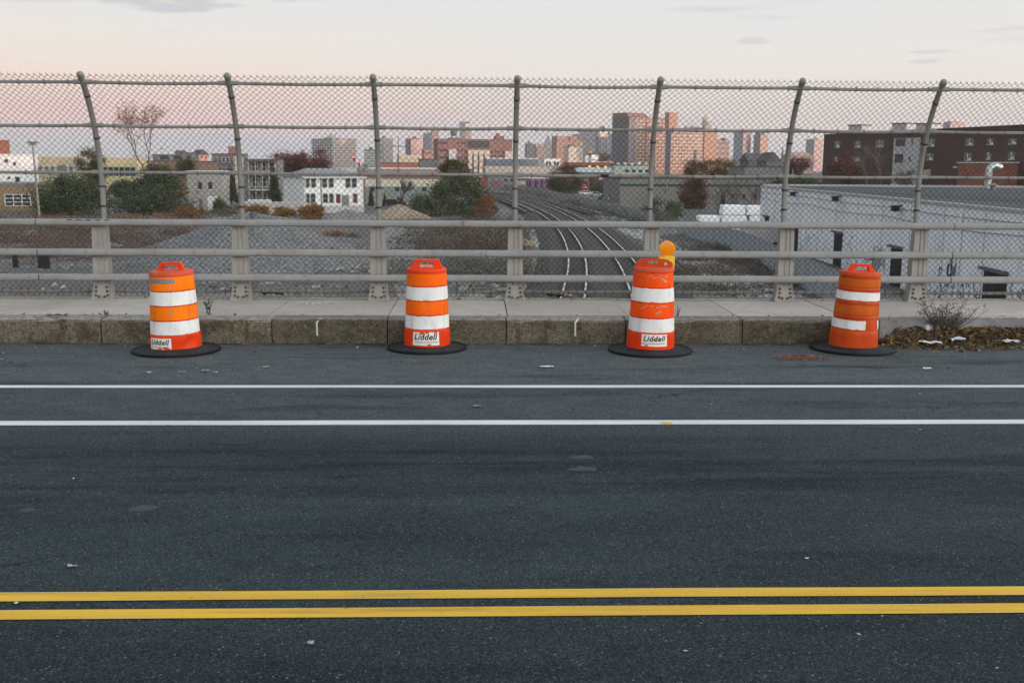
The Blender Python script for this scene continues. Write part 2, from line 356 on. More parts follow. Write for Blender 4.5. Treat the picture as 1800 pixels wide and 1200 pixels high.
RAILM = paintedmetal('weathered_aluminium', (0.262, 0.262, 0.256), (0.222, 0.222, 0.216), (0.145, 0.142, 0.135))
POSTM = paintedmetal('stained_aluminium_post', (0.315, 0.303, 0.28), (0.255, 0.245, 0.226), (0.12, 0.10, 0.08))
PIPEM = paintedmetal('galvanised_pipe', (0.225, 0.222, 0.21), (0.18, 0.175, 0.163), (0.11, 0.10, 0.088))
WIREM = M('fence_wire', (0.045, 0.044, 0.041), (0.03, 0.029, 0.027), 6, 0.7)
DARKM = M('dark_steel', (0.035, 0.034, 0.032), (0.06, 0.055, 0.05), 8, 0.6)
BLACK = M('black', (0.012, 0.012, 0.013), (0.02, 0.02, 0.02), 5, 0.7)

# ------------------------------------------------------------------ the large structure: ground, added ridge, bridge
KY, KZ = 12.10, 0.274         # kerb face, kerb height
def gravel_ground():
    a = NT('yard_ground'); n = a.noise(0.035, 6); n2 = a.noise(0.8, 5); n3 = a.noise(6, 3); n4 = a.noise(0.012, 4)
    base = a.mix((0.095, 0.093, 0.09), (0.16, 0.157, 0.15), a.rng(n, 0.4, 0.62)); base = a.mix(base, (0.10, 0.085, 0.065), a.mul(a.rng(n4, 0.5, 0.62), 0.75))
    base = a.mix(base, (0.085, 0.082, 0.075), a.mul(a.rng(n2, 0.48, 0.66), 0.7)); base = a.mix(base, (0.27, 0.265, 0.255), a.mul(a.rng(n3, 0.58, 0.72), 0.5))
    return a.done(base, 0.95, n3, 0.4, 0.1, 0.2)
GROUNDM = gravel_ground()
g = MB(); g.add([(-4500, -1800, G), (4500, -1800, G), (4500, 6000, G), (-4500, 6000, G)], [(0, 1, 2, 3)]); struct('', g.build('ground', GROUNDM))
# unseen ridge added behind the viewer to keep the setting sun off everything near
hv = []; hf = []; NXR, NYR = 60, 10
sdir = Vector((SUNV.x, SUNV.y, 0)).normalized(); tdir = Vector((-sdir.y, sdir.x, 0))
HTOP = 7.5+250*math.tan(SUN_EL)
for i in range(NXR+1):
    for j in range(NYR+1):
        u = -1300+2600*i/NXR; v = 250-170+340*j/NYR
        h = (math.cos(PI*(j/NYR-0.5)))**1.0; fade = min(1, (1300-abs(u))/250)
        z = G-0.5+(HTOP-G+0.5)*h*fade+0.5*math.sin(i*1.7)*h
        p = sdir*v+tdir*u; hv.append((p.x, p.y, z))
for i in range(NXR):
    for j in range(NYR):
        a0 = i*(NYR+1)+j; hf.append((a0, a0+1, a0+NYR+2, a0+NYR+1))
mb = MB(); mb.add(hv, hf); struct('', mb.build('sun_block_ridge', M('sun_block_grass', (0.06, 0.065, 0.03), (0.10, 0.085, 0.05), 0.1, 0.95), smooth=True))
# bridge deck and road
X0, X1 = -45, 45
mb = MB(); mb.box(X0, X1, -9, 14.16, -1.1, -0.03); struct('', mb.build('bridge_deck', RCONC))
mb = MB(); mb.add([(X0, -8.9, 0), (X1, -8.9, 0), (X1, KY+0.02, 0), (X0, KY+0.02, 0)], [(0, 1, 2, 3)])
road = struct('', mb.build('road', ASPHALT))
def line(name, y, wd, mat):
    m = MB(); n = 90; vs = []; rnd = random.Random(int(y*100))
    for i in range(n+1):
        x = X0+(X1-X0)*i/n; vs += [(x, y-wd/2+rnd.uniform(-.004, .004), 0.004), (x, y+wd/2+rnd.uniform(-.004, .004), 0.004)]
    m.add(vs, [(2*i, 2*i+2, 2*i+3, 2*i+1) for i in range(n)]); return m.build(name, mat, road)
tag(line('white_line', 9.684, 0.115, WLINE), 'thin white edge line nearer the kerb')
tag(line('white_line', 8.284, 0.145, WLINE), 'broader white lane line nearer the traffic lane')
tag(line('yellow_line', 4.846, 0.105, YLINE), 'yellow centre line, the one nearer the kerb'); tag(line('yellow_line', 4.641, 0.105, YLINE), 'yellow centre line, the one farther from the kerb')
# kerb stones
kerb = thing('kerb', None, None); kerb['kind'] = 'structure'
KEND = at(1548, 580, KY).x
joints = [KEND, 3.03, 1.69, 0.334, -1.008, -2.303]
while joints[-1] > -12: joints.append(joints[-1]-1.9 if len(joints) == 6 else joints[-1]-1.62)
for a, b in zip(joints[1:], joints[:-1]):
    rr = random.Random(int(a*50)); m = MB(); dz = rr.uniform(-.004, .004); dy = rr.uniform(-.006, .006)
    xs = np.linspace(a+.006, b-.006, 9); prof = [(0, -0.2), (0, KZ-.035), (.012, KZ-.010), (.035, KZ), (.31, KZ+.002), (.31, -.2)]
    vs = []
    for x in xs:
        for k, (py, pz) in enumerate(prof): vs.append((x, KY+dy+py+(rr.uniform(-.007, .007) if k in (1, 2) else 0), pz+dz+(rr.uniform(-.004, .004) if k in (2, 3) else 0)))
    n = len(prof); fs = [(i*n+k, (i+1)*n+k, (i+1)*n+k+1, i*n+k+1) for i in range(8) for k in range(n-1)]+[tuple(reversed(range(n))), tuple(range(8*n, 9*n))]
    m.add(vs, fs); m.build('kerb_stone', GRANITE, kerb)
for x, y0 in ((at(557, 570, KY).x, .26), (at(1011, 570, KY).x, .25)):        # short white survey marks
    m = MB(); m.add([(x-.006, KY-.011, .09), (x+.012, KY-.011, .09), (x+.010, KY-.011, .24), (x-.01, KY-.011, .24)], [(0, 1, 2, 3)])
    m.add([(x-.01, KY-.011, .24), (x+.010, KY-.011, .24), (x+.05, KY+.03, KZ+.008), (x+.025, KY+.03, KZ+.008)], [(0, 1, 2, 3)])
    m.build('chalk_mark', WLINE, kerb)
# sidewalk slabs
sw = thing('sidewalk', None, None); sw['kind'] = 'structure'
sj = [at(px, 556, KY+.3).x for px in (-145, 65, 265, 472, 682, 892, 1105, 1297, 1485, 1690, 1890, 2090)]
for a, b in zip(sj[:-1], sj[1:]):
    rr = random.Random(int(a*70)); dz = rr.uniform(-.006, .006); m = MB()
    m.taper((a+.006, b-.006, KY+.325, 14.13, -.02), (a+.006, b-.006, KY+.325, 14.13, KZ+.002+dz)); m.build('slab', CONC, sw)
m = MB(); m.box(sj[0]-20, sj[0]-.005, KY+.325, 14.13, -.02, KZ); m.build('slab', CONC, sw)
m = MB(); m.box(sj[-1]+.005, sj[-1]+20, KY+.325, 14.13, -.02, KZ); m.build('slab', CONC, sw)
m = MB(); m.box(X0+.01, X1-.01, KY+.312, 14.12, -.03, KZ-.03); m.build('bedding', DARKM, sw)   # dirt in the joints
# chalk scribble on the slabs
def strip(m, pts, wd, z):
    for p, q2 in zip(pts[:-1], pts[1:]):
        p = Vector(p); q2 = Vector(q2); d = (q2-p); n = Vector((-d.y, d.x)).normalized()*wd/2
        m.add([(p.x-n.x, p.y-n.y, z), (q2.x-n.x, q2.y-n.y, z), (q2.x+n.x, q2.y+n.y, z), (p.x+n.x, p.y+n.y, z)], [(0, 1, 2, 3)])
m = MB(); gx = lambda px, py: gp(px, py, KZ+.01)[:2]
for st in ([(532, 530), (518, 536), (530, 536)], [(522, 533), (534, 533)], [(541, 531), (538, 536), (548, 535)], [(552, 532), (550, 537)], [(556, 532), (565, 535)],
           [(570, 536), (582, 530), (592, 534)], [(560, 533), (588, 531)]):
    strip(m, [gx(*p) for p in st], .016, KZ+.0105)
m.build('chalk_mark', WLINE, sw)
# crumbling concrete where the granite stops
m = MB(); rr = random.Random(3); n = 160; prof = [(0.02, -.05), (0, .06), (.03, .17), (.09, .245), (.33, .268), (.33, -.05)]; vs = []
for i in range(n+1):
    x = KEND+.01+(12-KEND)*i/n
    for k, (py, pz) in enumerate(prof): vs.append((x, KY+.06+py+(rr.uniform(-.022, .022) if 0 < k < 4 else 0), pz+(rr.uniform(-.022, .015) if 0 < k < 4 else 0)))
k = len(prof); m.add(vs, [(i*k+j, (i+1)*k+j, (i+1)*k+j+1, i*k+j+1) for i in range(n) for j in range(k-1)]+[tuple(reversed(range(k)))])
m.build('broken_edge', RCONC, kerb, True)
# bank of earth just beyond the parapet on the left and the right
EARTH = M('earth', (0.075, 0.06, 0.045), (0.12, 0.105, 0.085), 1.2, 0.95, 0.4, 8)
def bank(xa, xb, prof, seed):
    rr = random.Random(seed); nx = 40; vs = []; k = len(prof)
    for i in range(nx+1):
        x = xa+(xb-xa)*i/nx; e = min(1, min(i, nx-i)/6)
        for (y, z) in prof: vs.append((x, y+rr.uniform(-.1, .1)*(y > 14.6), G+.0+(z-G)*e*(1+rr.uniform(-.03, .03))-.02))
    m = MB(); m.add(vs, [(i*k+j, (i+1)*k+j, (i+1)*k+j+1, i*k+j+1) for i in range(nx) for j in range(k-1)]); return struct('', m.build('embankment', EARTH, smooth=True))
bank(-45, 0.2, [(14.19, -.05), (14.9, -.25), (16, -.75), (19, -2.2), (24, -4.6), (30, -7.02)], 1)
bank(4.2, 45, [(14.19, -.1), (14.8, -.35), (16, -1.0), (19, -2.6), (24, -5.0), (30, -7.02)], 2)

# ------------------------------------------------------------------ bridge railing
PX = [0.49+1.748*k for k in range(-6, 7)]
PYF = 13.80                                     # front of the railing posts
rl = thing('bridge_railing', 'grey aluminium bridge railing with three horizontal rails on bolted posts behind the drums', 'railing', (0, 0, KZ))
def rail_post():
    m = MB(); h = 1.02
    def ring(z, w0, d): return [(-w0, 0, z), (-w0*.52, 0, z), (-w0*.44, .012, z), (-w0*.16, .012, z), (-w0*.09, 0, z), (w0*.09, 0, z), (w0*.16, .012, z), (w0*.44, .012, z), (w0*.52, 0, z), (w0, 0, z), (w0, d, z), (-w0, d, z)]
    zs = [(.20, .104, .15), (h-.05, .088, .12)]
    vs = [p for z, a, d in zs for p in ring(z, a, d)]; n = 12
    m.add(vs, [(k, (k+1) % n, n+(k+1) % n, n+k) for k in range(n)]+[tuple(range(n, 2*n))])
    m.taper((-.125, .125, -.012, .17, .03), (-.100, .100, -.004, .155, .203)); m.box(-.135, .135, -.03, .19, 0, .03); return m.mesh('post', POSTM)
def bolt():
    m = MB(); m.tube([(0, .004, 0), (0, -.012, 0)], .017, 6); m.tube([(0, -.011, 0), (0, -.02, 0)], .009, 6); return m.mesh('bolt', M('bolt_steel', (.12, .112, .10), (.07, .062, .055), 20, .6))
PM, BM = rail_post(), bolt()
for x in PX:
    p = link('post', PM, rl, (x, PYF, 0))
    for bx in (-.068, .068):
        for bz in (.062, .115, .168): link('bolt', BM, p, (bx*(1.15-bz), -.010, bz))
    for bx in (-.035, .035): link('bolt', BM, p, (bx, -.012, .045))
def ell(m, x0, x1, z, h, d, yc):
    n = 16; vs = []
    for x in (x0, x1):
        for k in range(n):
            a = 2*PI*k/n; c, s_ = math.cos(a), math.sin(a)
            vs.append((x, yc+d/2*math.copysign(abs(c)**.75, c), z+h/2*math.copysign(abs(s_)**.75, s_)))
    m.add(vs, [(k, n+k, n+(k+1) % n, (k+1) % n) for k in range(n)]+[tuple(reversed(range(n))), tuple(range(n, 2*n))]); return m
sx1, sx2 = at(68, 445, 13.75).x, at(1672, 445, 13.75).x
for z, h in ((CAMH-0.0539*13.74, .086), (CAMH-0.0811*13.74, .092), (CAMH-0.1041*13.74, .092)):
    zz = z-KZ
    for a, b in ((-14.5, sx1), (sx1, sx2), (sx2, 15)): ell(MB(), a+.006, b-.006, zz, h, .10, 13.745).build('rail', RAILM, rl, smooth=False)
    for sx in (sx1, sx2): ell(MB(), sx-.008, sx+.008, zz, h-.012, .088, 13.745).build('splice', BLACK, rl)
m = MB()
for i in range(5): m = MB(); m.box(-5.1+i*.115, -5.04+i*.115, 13.69, 13.70, CAMH-0.0539*13.74-KZ+.028, CAMH-0.0539*13.74-KZ+.036); m.build('scratch_mark', BLACK, rl)

# ------------------------------------------------------------------ chain-link fence
fc = thing('chain_link_fence', 'tall chain-link fence on curved pipe posts leaning over the sidewalk', 'fence', (0, 0, 0))
FY, ZC, FR = 14.02, 1.62, 2.06                  # pole line, height where the curve starts, radius
def fpos(s):                                    # s: run along the pole from the sidewalk -> (y, z, ny, nz)
    z = KZ+s
    if z <= ZC: return FY, z, 1.0, 0.0
    t = (z-ZC)/FR; return FY-FR*(1-math.cos(t)), ZC+FR*math.sin(t), math.cos(t), math.sin(t)
def s_at(zt):
    return zt-KZ if zt <= ZC else ZC-KZ+FR*math.asin((zt-ZC)/FR)
STOP = s_at(3.03)
def pole():
    m = MB(); n = 22; pts = []; 
    for i in range(n+1):
        y, z, _, _ = fpos(STOP*i/n); pts.append((0, y, z))
    m.tube(pts, .034, 10); return m.mesh('pole', PIPEM, True)
def capm():
    y, z, ny, nz = fpos(STOP); m = MB(); prof = [(.040*math.cos(a)+.004, .048*math.sin(a)) for a in np.linspace(-.5, PI/2-.05, 7)]
    m.lathe([(.041, -.05)]+prof+[(0.0005, .048)], 12); t = math.atan2(nz, ny); o = m.mesh('cap', PIPEM, True); return o, (0, y, z), t
PO = pole(); CM, cl, ct = capm()
ZR = [.372, 1.875, 2.452, 2.955]
for x in PX:
    p = link('pole', PO, fc, (x, 0, 0)); c = link('cap', CM, p, cl); c.rotation_euler = (ct, 0, 0)
    for zz in ZR[1:]:
        y, z, ny, nz = fpos(s_at(zz)); mm = MB(); mm.tube([(-.11, y, z), (.11, y, z)], .030, 8); mm.tube([(0, y-.0*ny, z-.0), (0, y-.03*ny*.2, z+.001)], .03, 8)
        mm.build('bracket', PIPEM, p)
    for sg, zz in ((1, 2.30), (1, 1.70), (1, 1.45), (1, 2.80)):
        y, z, ny, nz = fpos(s_at(zz)); d = Vector((0, -nz, ny)); mm = MB(); c0 = Vector((0, y, z)); mm.tube([c0-d*.012, c0+d*.012], .0405, 10); mm.build('band', DARKM, p)
FX0, FX1 = PX[0]-.5, PX[-1]+.5
for zz in ZR:
    y, z, ny, nz = fpos(s_at(zz)); rr = random.Random(int(zz*100))
    for a, b in zip([FX0]+PX, PX+[FX1]):
        sag = rr.uniform(.0, .014); mid = (a+b)/2; MB().tube([(a, y, z), ((a*3+b)/4, y, z-sag*.75), (mid, y, z-sag), ((a+b*3)/4, y, z-sag*.75), (b, y, z)], .0205, 8).build('pipe_rail', PIPEM, fc, True)
# woven wire
WD = 0.0765; NW = int((FX1-FX0)/(WD/2)); s1 = s_at(2.955)+.075; NS = int(s1/(WD/2))
S = np.arange(NS+1)*(WD/2)+(s1-NS*WD/2); FP = np.array([fpos(s) for s in S]); WR = 0.0029
segs = []; V = []; F = []
kk = np.arange(NS+1)
tri = np.array([[math.cos(a), math.sin(a)] for a in (0.3, 0.3+2*PI/3, 0.3+4*PI/3)])
for i in range(NW):
    hi = ((kk+i) % 2); xs = FX0+i*WD/2+hi*WD/2+np.random.RandomState(i).uniform(-.003, .003, NS+1)*.8+0.016*np.sin(i*.05+kk*.11)+.009*np.sin(i*.173+kk*.05)
    off = .036+np.where(hi == 1, .0022, -.0022)+.012*(1+math.sin(i*.11))*np.sin(kk/NS*PI*3)**2
    cy = FP[:, 0]+off*FP[:, 2]; cz = FP[:, 1]+off*FP[:, 3]
    C = np.stack([xs, cy, cz], 1)
    a1 = np.array([.62, 0, 0]); sgn = np.where(hi == 1, 1, -1)[:, None]
    P1 = np.stack([np.ones(NS+1), np.zeros(NS+1), np.zeros(NS+1)], 1); P2 = np.stack([np.zeros(NS+1), FP[:, 2], FP[:, 3]], 1)
    rings = C[:, None, :]+WR*1.4*tri[None, :, :1]*P1[:, None, :]+WR*tri[None, :, 1:]*P2[:, None, :]
    b0 = len(V)*3*(NS+1)
    V.append(rings.reshape(-1, 3)); base = b0+np.arange(NS)[:, None]*3
    for j in range(3):
        F.append(np.concatenate([base+j, base+(j+1) % 3, base+3+(j+1) % 3, base+3+j], 1))
    if hi[-1] in (0, 1):       # twisted barb
        pass
me = npmesh('wire_mesh', np.concatenate(V), np.concatenate(F), WIREM); o = link('wire_mesh', me, fc); o['kind'] = 'stuff'
m = MB(); y, z, ny, nz = FP[-1]
for i in range(NW):
    if (NS+i) % 2 == 0: continue
    x = FX0+i*WD/2+WD/2; x += 0.016*math.sin(i*.05+NS*.11)+.009*math.sin(i*.173+NS*.05)
    y0 = y+.036*ny; z0 = z+.036*nz
    m.tube([(x-.004, y0, z0-.012), (x-.012, y0-.004, z0+.014), (x-.010, y0, z0+.026)], .0025, 4); m.tube([(x+.004, y0, z0-.012), (x+.011, y0+.003, z0+.012)], .0023, 4)
m.build('barb', WIREM, fc)['kind'] = 'stuff'
m = MB(); rr = random.Random(5)
for zz in ZR:
    y, z, ny, nz = fpos(s_at(zz)); x = FX0+.2
    while x < FX1:
        if min(abs(x-p) for p in PX) > .1:
            n = 10; m.tube([(x+rr.uniform(-.002, .002), y+.029*math.cos(2*PI*k/n), z-.006+.030*math.sin(2*PI*k/n)) for k in range(n+1)], .0042, 4, False)
        x += .30+rr.uniform(-.05, .05) if zz > 1 else .115+rr.uniform(-.01, .01)
m.build('tie_wire', DARKM, fc)['kind'] = 'stuff'
p = at(1063, 309, FY-.06); m = MB(); m.box(p.x-.05, p.x+.05, p.y-.012, p.y, p.z-.016, p.z+.016); m.build('tag_plate', BLACK, fc)

# ------------------------------------------------------------------ traffic drums
def drum_mat(name, c1, c2, dirt, rough=0.42):
    a = NT(name); n = a.noise(5, 6); n2 = a.noise(9, 6, a.map((1, 1, .35))); n3 = a.noise(38, 4)
    base = a.mix(c1, c2, a.rng(n, 0.35, 0.7)); base = a.mix(base, dirt, a.mul(a.rng(n2, 0.50, 0.74), 0.55)); base = a.mix(base, dirt, a.mul(a.rng(n3, 0.60, 0.72), 0.6))
    return a.done(base, a.rng(n2, .3, .7, rough-.06, rough+.18), n2, 0.05, 0.01, 0.16)
ORB = drum_mat('orange_sheeting', (0.90, 0.130, 0.0005), (0.84, 0.11, 0.0005), (0.42, 0.12, 0.02))
ORB1 = drum_mat('amber_orange_sheeting', (0.93, 0.20, 0.0005), (0.88, 0.175, 0.0005), (0.42, 0.12, 0.02))
ORB3 = drum_mat('red_orange_sheeting', (0.92, 0.085, 0.001), (0.86, 0.065, 0.001), (0.35, 0.06, 0.015))
WHB = drum_mat('white_sheeting', (0.76, 0.76, 0.74), (0.70, 0.70, 0.68), (0.42, 0.40, 0.36))
PLAS = drum_mat('orange_red_plastic', (0.72, 0.045, 0.003), (0.62, 0.036, 0.003), (0.32, 0.05, 0.02), 0.38)
PLAS4 = drum_mat('faded_orange_plastic', (0.52, 0.060, 0.006), (0.44, 0.046, 0.005), (0.25, 0.035, 0.015), 0.45)
ORB4 = drum_mat('faded_orange_sheeting', (0.55, 0.105, 0.005), (0.47, 0.085, 0.004), (0.25, 0.06, 0.02), 0.5)
LIDM = drum_mat('lid_plastic', (0.55, 0.075, 0.03), (0.48, 0.06, 0.022), (0.45, 0.16, 0.11), 0.45)
RUBM = drum_mat('tyre_rubber', (0.012, 0.017, 0.019), (0.022, 0.028, 0.031), (0.05, 0.052, 0.052), 0.55); RIMB = M('tyre_edge', (.004, .004, .005), None, rough=.6)
STKW = M('sticker_white', (0.78, 0.76, 0.72), (0.66, 0.64, 0.6), 30, 0.5); STKK = M('sticker_ink', (0.012, 0.012, 0.012), None, rough=0.5)
STKG = M('sticker_grey_ink', (0.25, 0.25, 0.25), None, rough=0.5); TAPEM = M('silver_tape', (0.26, 0.26, 0.27), (0.38, 0.38, 0.39), 40, 0.3, metal=0.6, stretch=(6, 6, .3))
AMBER = M('amber_lens', (0.80, 0.26, 0.003), (0.88, 0.34, 0.008), 30, 0.25); YELB = M('yellow_housing', (0.80, 0.56, 0.06), (0.72, 0.48, 0.045), 10, 0.5)
SCUFF = M('scuffed_plastic', (0.62, 0.30, 0.22), (0.5, 0.2, 0.12), 20, 0.6)
def text_mesh(txt, size, shear, bold):
    c = bpy.data.curves.new('lettering', 'FONT'); c.body = txt; c.size = size; c.shear = shear; c.offset = bold; c.space_character = 1.10; c.align_x = 'CENTER'; c.align_y = 'CENTER'; c.resolution_u = 3
    o = bpy.data.objects.new('lettering', c); COL.objects.link(o); dg = bpy.context.evaluated_depsgraph_get(); dg.update()
    me = bpy.data.meshes.new_from_object(o.evaluated_get(dg)); bpy.data.objects.remove(o); bpy.data.curves.remove(c); return me
TXT1 = text_mesh('Liddell', .088, .25, .0021); _tw = max(v.co.x for v in TXT1.vertices)-min(v.co.x for v in TXT1.vertices); _tm = (max(v.co.x for v in TXT1.vertices)+min(v.co.x for v in TXT1.vertices))/2
def drum(loc, tilt, H, r0, r1, bands, mats, label, handle, ring, sticker, rz=0, lidh=.055, top_dz=.08, dents=()):
    t = thing('traffic_drum', label, 'traffic drum', loc, 0, 'traffic drums along the kerb')
    wr = random.Random(int(loc[0]*100)+500); wph = [wr.uniform(0, 6) for _ in range(4)]
    wdn = [(wr.uniform(-PI, 0), wr.uniform(.1, .8), wr.uniform(.02, .05), wr.uniform(.18, .4), wr.uniform(.05, .1)) for _ in range(4)]+list(dents)
    wM = Matrix.Rotation(tilt[0], 4, 'Y') @ Matrix.Rotation(tilt[1], 4, 'X')
    class Warp:
        def __matmul__(s_, v):
            a = math.atan2(v.y, v.x); k = 1+.010*math.sin(2*a+wph[0])+.006*math.sin(3*a+6*v.z+wph[1])
            for (da, dz, dd, wa, wz) in wdn: k -= dd*math.exp(-(((a-da+PI) % (2*PI)-PI)/wa)**2-((v.z-dz)/wz)**2)
            return wM @ Vector((v.x*k, v.y*k, v.z))
    tilted = Warp()
    zb = .035
    rad = lambda z: r0+(r1-r0)*max(0, min(1, (z-zb)/(H-zb)))
    def prt(m, name, mat, smooth=True, par=None):
        m.v = [tuple(tilted @ Vector(v)) for v in m.v] if m.v else m.v
        o = m.build(name, mat, par or t, smooth)
        return o
    # body: stepped plastic barrel
    prof = [(r0*.98, zb), (r0+.004, zb+.012)]
    for (za, zc, kind) in bands:
        if kind == 'b': prof += [(rad(za)+.007, za), (rad(zc)+.007, zc-.012), (rad(zc)+.002, zc)]
        else: prof += [(rad(za)+.004, za-.004), (rad(za)-.002, za+.004), (rad(zc)-.003, zc-.006), (rad(zc)+.004, zc)]
    prof += [(r1+.006, H-.05), (r1+.004, H-.02), (r1-.012, H-.004)]
    o = prt(MB().lathe(prof, 64, step=.03), 'body', mats['body'])
    prt(MB().lathe([(r1+.009, H-lidh+.005), (r1+.009, H-.022), (r1-.004, H-.004), (r1-.04, H), (0.001, H)], 48), 'lid', mats['lid'])
    for (za, zc, kind) in (mats.get('sheets') or bands):
        if kind in ('o', 'w', 'p'):
            e = .007; m = MB(); rr = random.Random(int(za*1000)+int(loc[0]*10)); n = 72; a0, a1 = 0, 2*PI; segs_ = [(0, 2*PI, 72)]
            if kind == 'p': segs_ = [(R(-205), R(-82), 40), (R(-40), R(10), 16)]
            for (aa, ab, n) in segs_:
                full = ab-aa > 6.2; vs = []; cnt = n if full else n+1
                zz = [za+e+(zc-za-2*e)*i_/5 for i_ in range(6)]
                for zi, z in enumerate(zz):
                    for k in range(cnt):
                        a = aa+(ab-aa)*k/n; jz = rr.uniform(-.0025, .0025) if zi in (0, 5) else 0
                        if mats.get('ragged') and zi in (0, 5): jz += (rr.random() < .12)*rr.uniform(-.010, .004)*(1 if zi == 5 else -1)
                        if kind == 'p' and k in (0, n): a += rr.uniform(-.04, .04)
                        rdd = rad(z)+.0028; vs.append((rdd*math.cos(a), rdd*math.sin(a), z+jz))
                m.add(vs, [(i*cnt+k, i*cnt+(k+1) % cnt, (i+1)*cnt+(k+1) % cnt, (i+1)*cnt+k) for i in range(5) for k in range(n)])
            prt(m, 'white_band' if kind != 'o' else 'orange_band', mats['w'] if kind != 'o' else mats['o'])
    # handle
    m = MB(); hz = H+top_dz
    if handle == 'bar': m.ringplate([(-.155, H-.02), (.155, H-.02), (.105, hz), (-.105, hz)], [(-.085, H+.004), (.085, H+.004), (.078, hz-.028), (-.078, hz-.028)], -.03, .03)
    elif handle == 'wide': m.ringplate([(-.205, H-.055), (.205, H-.055), (.128, hz), (-.128, hz)], [(-.080, H+.004), (.080, H+.004), (.085, hz-.026), (-.085, hz-.026)], -.045, .045)
    else:
        n = 24; out = []; inn = []
        for k in range(n):
            a = 2*PI*k/n; c, s_ = math.cos(a), math.sin(a); ex = lambda v, p: math.copysign(abs(v)**p, v)
            out.append((.205*ex(c, .78), H+.012+(.075 if s_ > 0 else .05)*ex(s_, .85))); inn.append((.060*ex(c, .6)-.014, H+.046+.016*ex(s_, .6)))
        m.ringplate(out, inn, -.025, .025)
    prt(m, 'handle', mats['handle'], False)
    # rubber ring
    ro = ring; m = MB().lathe([(r0-.02, .003), (ro, .002), (ro+.004, .010), (ro-.002, .022), (ro-.02, .027), ((ro+r0)/2, .036), (r0+.02, .050), (r0+.003, .056), (r0-.02, .05)], 56)
    rb = m.build('rubber_base', RUBM, t, True); MB().lathe([(ro-.008, .0265), (ro+.001, .029), (ro+.009, .022), (ro+.010, .006), (ro+.004, .0015)], 56).build('edge', RIMB, rb, True); rb.rotation_euler = (random.uniform(-.008, .0), tilt[0]*.15, 0)
    if sticker:
        ua, za, wd, ht = sticker
        def bend(u, v, e):
            a = ua+u/rad(za); rr_ = rad(za+v)+e+.0075; return tilted @ Vector((rr_*math.sin(a), -rr_*math.cos(a), za+v))
        m = MB(); n = 10; vs = [bend(-wd/2+wd*k/n, s_*ht/2, .003) for s_ in (-1, 1) for k in range(n+1)]
        m.add(vs, [(k, k+1, n+2+k, n+1+k) for k in range(n)]); so = m.build('sticker', STKW, t)
        me = TXT1.copy(); 
        for v in me.vertices: v.co = bend((v.co.x-_tm)*wd*.86/_tw, v.co.y*ht/.135+ht*.14, .0055)
        me.materials.clear(); me.materials.append(STKK); link('lettering', me, so)
        m = MB(); rr = random.Random(2)
        for ln in range(1):
            x = -wd*.40
            while x < wd*.40:
                l = rr.uniform(.004, .012); v = -ht*.25
                m.add([bend(x, v-.006, .005), bend(x+l, v-.006, .005), bend(x+l+.002, v+.006, .005), bend(x+.002, v+.006, .005)], [(0, 1, 2, 3)]); x += l+rr.uniform(.003, .006)
        m.build('lettering', STKG, so)
        m = MB(); rr = random.Random(int(loc[0]*99))
        for (tx, ty, tw) in mats.get('tear', ()):
            m = MB(); pts = [bend(tx*wd/2+tw*math.cos(k*.785)*rr.uniform(.6, 1.2), ty*ht/2+tw*.5*math.sin(k*.785)*rr.uniform(.5, 1.2), .0075) for k in range(8)]; m.add(pts, [tuple(range(8))]); m.build('tear', PLAS, so)
    t['_rad'] = 0; del t['_rad']
    return t, tilted, rad
B5 = [(.045, .205, 'b'), (.205, .36, 'w'), (.36, .515, 'o'), (.515, .67, 'w'), (.67, .83, 'o')]
# drum 1
p = gp(308, 618, 0); d1, T1, rd1 = drum((p.x, p.y+.06, 0), (R(-1.2), R(1)), .875, .262, .222, B5, dict(body=PLAS, lid=LIDM, o=ORB1, w=WHB, handle=PLAS, tear=[(.1, -.8, .03), (.62, -.75, .035), (.86, -.9, .02), (-.3, -1, .02), (.4, -.55, .012)]),
     'amber-orange and white traffic drum with silver tape under its lid', 'bar', .455, (R(-24), .118, .262, .122), lidh=.055, top_dz=.082, dents=[(R(-38), .13, .09, .22, .05), (R(-60), .07, .07, .2, .04)])
m = MB(); n = 14; vs = [T1 @ Vector(((rd1(.8)+.006)*math.sin(a), -(rd1(.8)+.006)*math.cos(a), z)) for z in (.752, .803) for a in np.linspace(R(-100), R(22), n+1)]
m.add(vs, [(k, k+1, n+2+k, n+1+k) for k in range(n)]); m.build('tape', TAPEM, d1)
m = MB(); vs = [T1 @ Vector(((rd1(.9*.5)+.004)*math.sin(a), -(rd1(.9*.5)+.004)*math.cos(a), z)) for (a, z) in ((R(4), .40), (R(11), .40), (R(11), .47), (R(8), .50), (R(5), .47))]
m.add(vs, [(0, 1, 2, 3, 4)]); m.build('scuff', SCUFF, d1); m = MB(); vs = [T1 @ Vector(((rd1(.72)+.005)*math.sin(a), -(rd1(.72)+.005)*math.cos(a), z)) for (a, z) in ((R(6), .69), (R(12), .69), (R(12), .72), (R(9), .74))]
m.add(vs, [(0, 1, 2, 3)]); m.build('scuff', SCUFF, d1)
